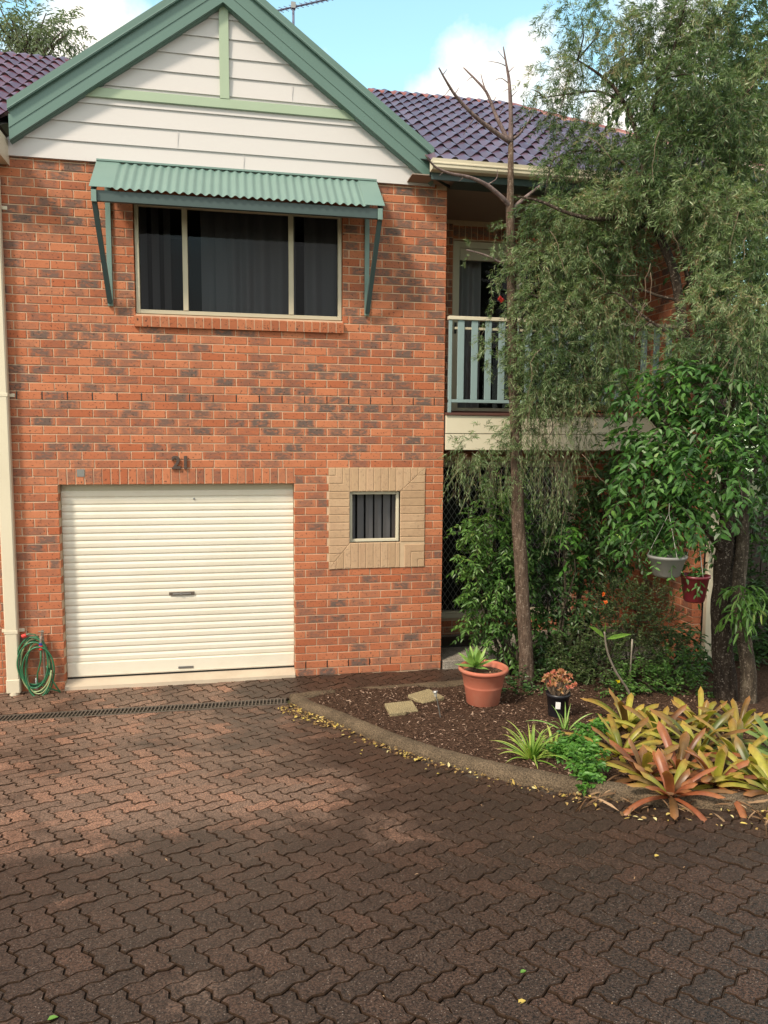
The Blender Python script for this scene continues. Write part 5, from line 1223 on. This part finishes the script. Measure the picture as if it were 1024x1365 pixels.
# dry leaves and straw under the bromeliads
def scatter(name, label, pts, mat, Lr, wr, zf, lift=.006, stuff=True, cat=None):
    n = len(pts); P = np.array([(x, y, zf(x, y)+lift*rng.random()) for x, y in pts]); a = rng.normal(size=(n, 3)); a[:, 2] *= .22; a = unit(a)
    f = Fol(); up = unit(np.array([0, 0, 1.0])+rng.normal(size=(n, 3))*.35); f.broad(P, a, up, rng.uniform(*Lr, n), rng.uniform(*wr, n), rng.random(n), .3, rng.uniform(-.2, .4))
    o = f.build(name, MAT[mat]); tag(o, label, cat, kind='stuff' if stuff else None); return o
kp = np.array(KD)
def near_kerb(i0, i1, d0, d1, n):
    out = []
    for _ in range(n):
        i = int(rng.integers(i0, i1)); p = kp[i]; t = kp[min(i+1, len(kp)-1)]-kp[i-1]; t = t/np.linalg.norm(t); nr = np.array((-t[1], t[0])); q = p+nr*(d0+(d1-d0)*rng.random()**1.6)*1.0+t*rng.normal()*.03; out.append(tuple(q))
    return out
scatter('leaf_litter', 'yellow fallen leaves gathered along the outside of the kerb', near_kerb(4, 24, -.03, -.20, 240)+near_kerb(22, 52, -.03, -.13, 130)+near_kerb(50, 92, -.03, -.12, 90)+near_kerb(85, 128, -.02, -.35, 110)+[(kp[i][0]-.1+rng.normal()*.12, kp[i][1]-.05+rng.normal()*.12) for i in rng.integers(5, 90, 60)], 'litter', (.014, .046), (.006, .024), lambda x, y: G(y)+.004, .018, cat='leaf litter')
scatter('dry_debris', 'dead strap leaves and straw lying under the bromeliads', near_kerb(88, 130, .10, -.26, 190), 'straw', (.05, .20), (.004, .011), lambda x, y: G(y)+.02, .06, cat='dead leaves')
pts = []
while len(pts) < 12000:
    x, y = rng.uniform(2.4, 6.2), rng.uniform(-4.2, -.7)
    if inpoly(x, y, bedpoly) and kerbdist(x, y) > .15: pts.append((x, y))
scatter('mulch_chips', 'brown bark chips covering the garden bed', pts, 'chips', (.012, .045), (.005, .014), bedZ, .012, cat='mulch')
pts = [(rng.uniform(-1, 5.5), rng.uniform(-6.2, -.9)) for _ in range(170)]; pts = [p for p in pts if not inpoly(p[0], p[1], bedpoly)]
scatter('driveway_debris', 'tiny twigs and leaf scraps scattered over the pavers', pts, 'straw', (.010, .045), (.003, .006), lambda x, y: G(y)+.002, .003, cat='leaf scraps')
for (u, v, lab, s_, m_) in ((691, 1338, 'bright yellow fallen leaf at the bottom of the driveway', .036, 'litter'), (694, 1297, 'small green leaf standing on the dark pavers above the yellow leaf', .030, 'leaf_herb'), (873, 1142, 'small yellow leaf on the driveway at the right below the bromeliads', .034, 'litter'), (63, 1360, 'bright green weed leaf at the bottom left of the driveway', .036, 'leaf_herb')):
    p = gp(u, v, .004); f = Fol(); n = 1; f.broad(np.array([p]), unit(np.array([[.8, .3, .12]])), np.array([[0, 0, 1.0]]), np.array([s_]), np.array([s_*.62]), np.array([.8])); o = f.build('fallen_leaf', MAT[m_]); tag(o, lab, 'leaf', 'loose leaves on the driveway')

# ------------------------------------------------------------------ pots and small plants
p = gp(651, 946, .03); pz = bedZ(p[0], p[1]); cx, cy = float(p[0]), float(p[1])+.16
pot = thing('terracotta_pot', 'large round terracotta pot with a raised band standing on the mulch', 'pot', (cx, cy, pz-.01))
Rm = .24; H = .36; z = pz-.01
mb = MB(); mb.lathe(cx, cy, [(0, z), (.150, z), (.158, z+.01), (.182, z+.165), (.186, z+.172), (.188, z+.180), (.186, z+.188), (.190, z+.20), (.206, z+.285), (.212, z+.29), (.212, z+.31), (.222, z+.318), (.238, z+.325), (.243, z+.338), (.240, z+.352), (.228, z+.360), (.215, z+.357), (.207, z+.34), (.200, z+.29), (.0, z+.285)], 56)
mb.build('pot_body', MAT['terracotta'], pot, smooth=True)
mb = MB(); mb.lathe(cx, cy, [(.203, z+.30), (.12, z+.305), (0, z+.31)], 30); mb.build('soil', MAT['soil'], pot)
ag = thing('agave', 'pale green agave rosette growing in the terracotta pot', 'plant', (cx-.10, cy-.03, z+.30))
az = .3
for i in range(17):
    k = i/16; az += 2.4; mb = MB(); el = .25+1.15*k
    strap(mb, (cx-.10+.015*math.cos(az), cy-.03+.015*math.sin(az), z+.375+.03*k), az, el, .185*(1.05-.15*k)*random.uniform(.85, 1.15), .058, .7*(1-.5*k), random.random(), tip='lance', ch=.28, seg=10); mb.build('leaf', MAT['agave'], ag, smooth=True)
mb = MB(); mb.tube([(cx-.10, cy-.03, z+.29), (cx-.10, cy-.03, z+.40)], .016, 8); mb.build('stem', MAT['bark_grey'], ag)
mb = MB(); mb.tube([(cx+.0, cy+.05, z+.30), (cx+.02, cy+.06, z+.39), (cx+.01, cy+.05, z+.43)], [.004, .003, .002], 5); mb.tube([(cx+.02, cy+.06, z+.37), (cx+.05, cy+.04, z+.42)], [.003, .002], 5); o = mb.build('dry_sprig', MAT['twig'], None); o.parent = ag; o.data.transform(Matrix.Translation(-wloc(ag)))
pts2 = [(cx+.08+rng.normal()*.05, cy-.04+rng.normal()*.05) for _ in range(40)]
scatter('pot_litter', 'grey leaf scraps on the soil of the terracotta pot', pts2, 'straw', (.015, .05), (.008, .02), lambda x, y: z+.305, .02, cat='leaf scraps')

p = gp(749, 958, .05); cx, cy = float(p[0]), float(p[1])+.09; z = bedZ(cx, cy)-.01
bp = thing('black_pot', 'small black plastic nursery pot with a white label', 'pot', (cx, cy, z))
mb = MB(); mb.lathe(cx, cy, [(0, z), (.078, z), (.082, z+.01), (.100, z+.195), (.108, z+.198), (.110, z+.225), (.104, z+.226), (.100, z+.21), (.0, z+.205)], 36); mb.build('pot_body', MAT['plastic_black'], bp, smooth=True)
mb = MB(); mb.add([(cx-.062+.03*0-.0, cy-.086, z+.105), (cx-.022, cy-.1005, z+.105), (cx-.022, cy-.1055, z+.17), (cx-.062, cy-.091, z+.17)], [(0, 1, 2, 3)]); mb.build('white_label', MAT['white_label'], bp)
su = thing('succulent', 'orange red clumping succulent filling the small black pot', 'plant', (cx, cy, z+.205))
f = Fol(); stm = MB()
for i in range(34):
    a_ = random.uniform(0, 6.28); r_ = .15*math.sqrt(random.random()); hz_ = .20*(1-(r_/.2)**2)*random.uniform(.65, 1.1); c = np.array((cx+r_*math.cos(a_)+.01, cy+r_*math.sin(a_)*.9, z+.215+hz_))
    stm.tube([(cx+r_*.45*math.cos(a_), cy+r_*.45*math.sin(a_), z+.2), (cx+r_*.8*math.cos(a_), cy+r_*.8*math.sin(a_), z+.215+hz_*.5), tuple(c)], [.006, .005, .004], 5)
    n = 15; d = unit(rng.normal(size=(n, 3))*.6+np.array([0, 0, .75])); f.broad(np.repeat(c[None], n, 0), d, unit(rng.normal(size=(n, 3))+np.array([0, 0, .5])), rng.uniform(.026, .042, n), rng.uniform(.016, .024, n), np.clip(random.random()*.7+rng.random(n)*.3, 0, 1), .5, -.3)
f.build('leaves', MAT['succulent'], su); stm.build('stems', MAT['twig'], su)

p = gp(715, 1008, .06); rosette('strap_plant', 'lime green strappy plant growing beside the kerb', 'plant', (float(p[0]), float(p[1])+.08, bedZ(p[0], p[1])-.01), 40, .36, .022, 'strap', .35, 1.45, 1.3, 'point', .35, tw=.5)
p = gp(742, 1005, .06); rosette('strap_plant', 'small lime green strappy tuft leaning towards the leafy herb', 'plant', (float(p[0])+.02, float(p[1])+.10, bedZ(p[0], p[1])-.01), 18, .26, .024, 'strap', .3, 1.35, 1.2, 'point', .35, tw=.5)
p = gp(765, 975, .06); rosette('strap_plant', 'thin bladed plant behind the leafy herb beside the black pot', 'plant', (float(p[0])-.05, float(p[1])+.05, bedZ(p[0], p[1])-.01), 9, .28, .020, 'agave', .5, 1.45, .9, 'point', .35, tw=.4)
def herb(label, spots):
    b0 = gp(*spots[0][:2], .06); t = thing('leafy_herb', label, 'plant', tuple(b0)); f, st, sb_ = Fol(), Fol(), MB()
    for u, v, h_, r_ in spots:
        p = gp(u, v, .05); n = 34; P = np.array(p)+np.stack([rng.normal(size=n)*r_*.6, rng.normal(size=n)*r_*.6+.05, rng.random(n)*h_], 1)
        sb_.tube([(p[0], p[1]+.05, p[2]-.03), (p[0], p[1]+.05, p[2]+h_*.9)], [.006, .004], 5)
        twigs_broad(f, st, P, rng.normal(size=(n, 3))*.9+np.array([0, -.3, .7]), rng.uniform(.03, .07, n), 0, 8, .042, .024, hang=0, spread=1.3)
    f.build('leaves', MAT['leaf_herb'], t); st.build('twigs', MAT['leaf_herb'], t); sb_.build('stems', MAT['leaf_herb'], t); return t
herb('bright green leafy herb spilling over the kerb left of the bromeliads', [(785, 1043, .20, .07), (792, 1038, .24, .06), (776, 1036, .18, .07), (787, 1050, .10, .06)])
herb('lower bright green herb clump with a dark red bloom beside the taller one', [(765, 1008, .13, .08), (785, 995, .15, .07), (752, 1012, .08, .06), (800, 985, .10, .05)])
# frangipani cutting
fr_ = thing('frangipani_cutting', 'thin bent stem with two broad light green leaves above the groundcover', 'plant', px(850, 945, -1.75))
MB().tube(catmull([px(848, 945, -1.75), px(836, 918, -1.75), px(823, 899, -1.75), px(813, 878, -1.75), px(808, 860, -1.75), px(806, 842, -1.75)], 4), [.012]*10+[.010]*6+[.009]*5, 8).build('stem', MAT['pipe_metal'], fr_, smooth=True)
for (u0, v0, u1, v1, w__, r_) in ((806, 850, 790, 836, .055, .6), (808, 852, 838, 845, .045, .3), (806, 845, 808, 832, .02, .9)):
    f = Fol(); a = np.array([px(u0, v0, -1.75)]); b_ = np.array([px(u1, v1, -1.80)]); L_ = np.linalg.norm(b_-a); f.broad(a, unit(b_-a), unit(np.array([[0.1, -.8, .6]])), np.array([L_*1.15]), np.array([w__]), np.array([r_]), .3, .1); f.build('leaf', MAT['frangipani'], fr_)
fr2 = thing('frangipani_cutting', 'straight leafless grey stem right of the two-leaved cutting', 'plant', px(842, 940, -1.5))
MB().tube([px(842, 940, -1.5), px(840, 900, -1.5), px(842, 870, -1.5), px(843, 852, -1.5)], [.010, .009, .008, .009], 8).build('stem', MAT['pipe_metal'], fr2, smooth=True)
# stepping slabs
for (u, v, lab, sx, sy, rot, dz) in ((535, 946, 'square ochre paving slab lying nearer the driveway', .27, .24, .02, .012), (568, 932, 'square ochre paving slab lying behind, beside the solar light', .27, .25, .42, .02)):
    p = gp(u, v, .06); o = thing('paving_slab', lab, 'slab', (float(p[0]), float(p[1]), bedZ(p[0], p[1])+dz), 'ochre slabs lying on the mulch')
    mb = MB(); x, y, z = o.location; mb.bbox(x-sx/2, x+sx/2, y-sy/2, y+sy/2, z-.012, z+.028, .006); s_ = mb.build('slab_body', MAT['slab_pale'], o); o.rotation_euler = (R_(3), R_(-2), rot)
# solar light
p = gp(588, 957, .05); x, y = float(p[0]), float(p[1]); z = bedZ(x, y)
sl_ = thing('garden_light', 'small silver stake light leaning in the mulch beside the slabs', 'lamp', (x, y, z))
MB().tube([(x, y, z-.02), (x-.045, y+.02, z+.21)], .006, 8).build('stake', MAT['steel'], sl_); mb = MB(); mb.tube([(x-.045, y+.02, z+.19), (x-.052, y+.023, z+.235)], [.012, .018], 12); mb.build('lamp_head', MAT['wire'], sl_); MB().tube([(x-.052, y+.023, z+.235), (x-.054, y+.024, z+.245)], [.028, .022], 14).build('cap', MAT['steel'], sl_)
# doormat and a small step
dm = thing('door_mat', 'black rubber mat on the porch slab below the mesh door', 'mat', (4.45, .78, .096))
MB().bbox(4.10, 4.74, .52, .95, .097, .112, .004).build('mat_body', MAT['black'], dm); dm.rotation_euler = (0, 0, 0)
# hanging pots
def hang(u, v, Y, R, H, mat, label, cord_top, rim=True, wires=True):
    c = px(u, v, Y); x, y, z = c; t = thing('hanging_pot', label, 'pot', c)
    mb = MB(); mb.lathe(x, y, [(0, z-H/2), (R*.62, z-H/2), (R*.72, z-H/2+.012), (R*.97, z+H/2-.025), (R*1.06, z+H/2-.02), (R*1.06, z+H/2), (R*.94, z+H/2), (R*.9, z+H/2-.02), (0, z+H/2-.03)], 32); mb.build('pot_body', MAT[mat], t, smooth=True)
    for k in range(3):
        a = k*2.09+.5; MB().tube([(x+R*math.cos(a), y+R*math.sin(a), z+H/2), (x, y, z+H/2+cord_top*.8), (x, y, z+H/2+cord_top)], .0025, 5).build('cord', MAT['wire'], t)
    f, st = Fol(), Fol(); n = 14; P = np.array([(x, y, z+H/2)])+rng.normal(size=(n, 3))*np.array([R*.4, R*.4, .01]); twigs_broad(f, f, P, rng.normal(size=(n, 3))+np.array([0, -.3, .4]), rng.uniform(.1, .2, n), .7, 7, .05, .026); f.build('plant_leaves', MAT['leaf_glossy'], t)
hang(889, 754, -2.75, .145, .17, 'plastic_grey', 'grey plastic hanging pot under the glossy leaves', .42)
hang(926, 784, -2.75, .112, .22, 'plastic_maroon', 'maroon hanging pot in front of the white downpipe', .5)
# leafy offshoot hanging by trunks
shrub('epiphyte_fern', 'pale drooping leafy plant growing from the grey trunk', px(995, 800, -2.35), [(990, 790, -2.4, 12, 12, 8), (985, 812, -2.4, 10, 12, 6), (1005, 800, -2.4, 10, 14, 6)], 'leaf_shrub', .11, .026, 5, .12, .006, droop=.88, hang=1.0)
shrub('trunk_foot_plant', 'small green leafy plant at the foot of the two trunks', px(985, 985, -2.4), [(975, 960, -2.3, 10, 8, 6), (945, 945, -1.9, 18, 12, 14), (1005, 985, -2.6, 12, 8, 6)], 'leaf_shrub', .05, .022, 7, .10, .006)
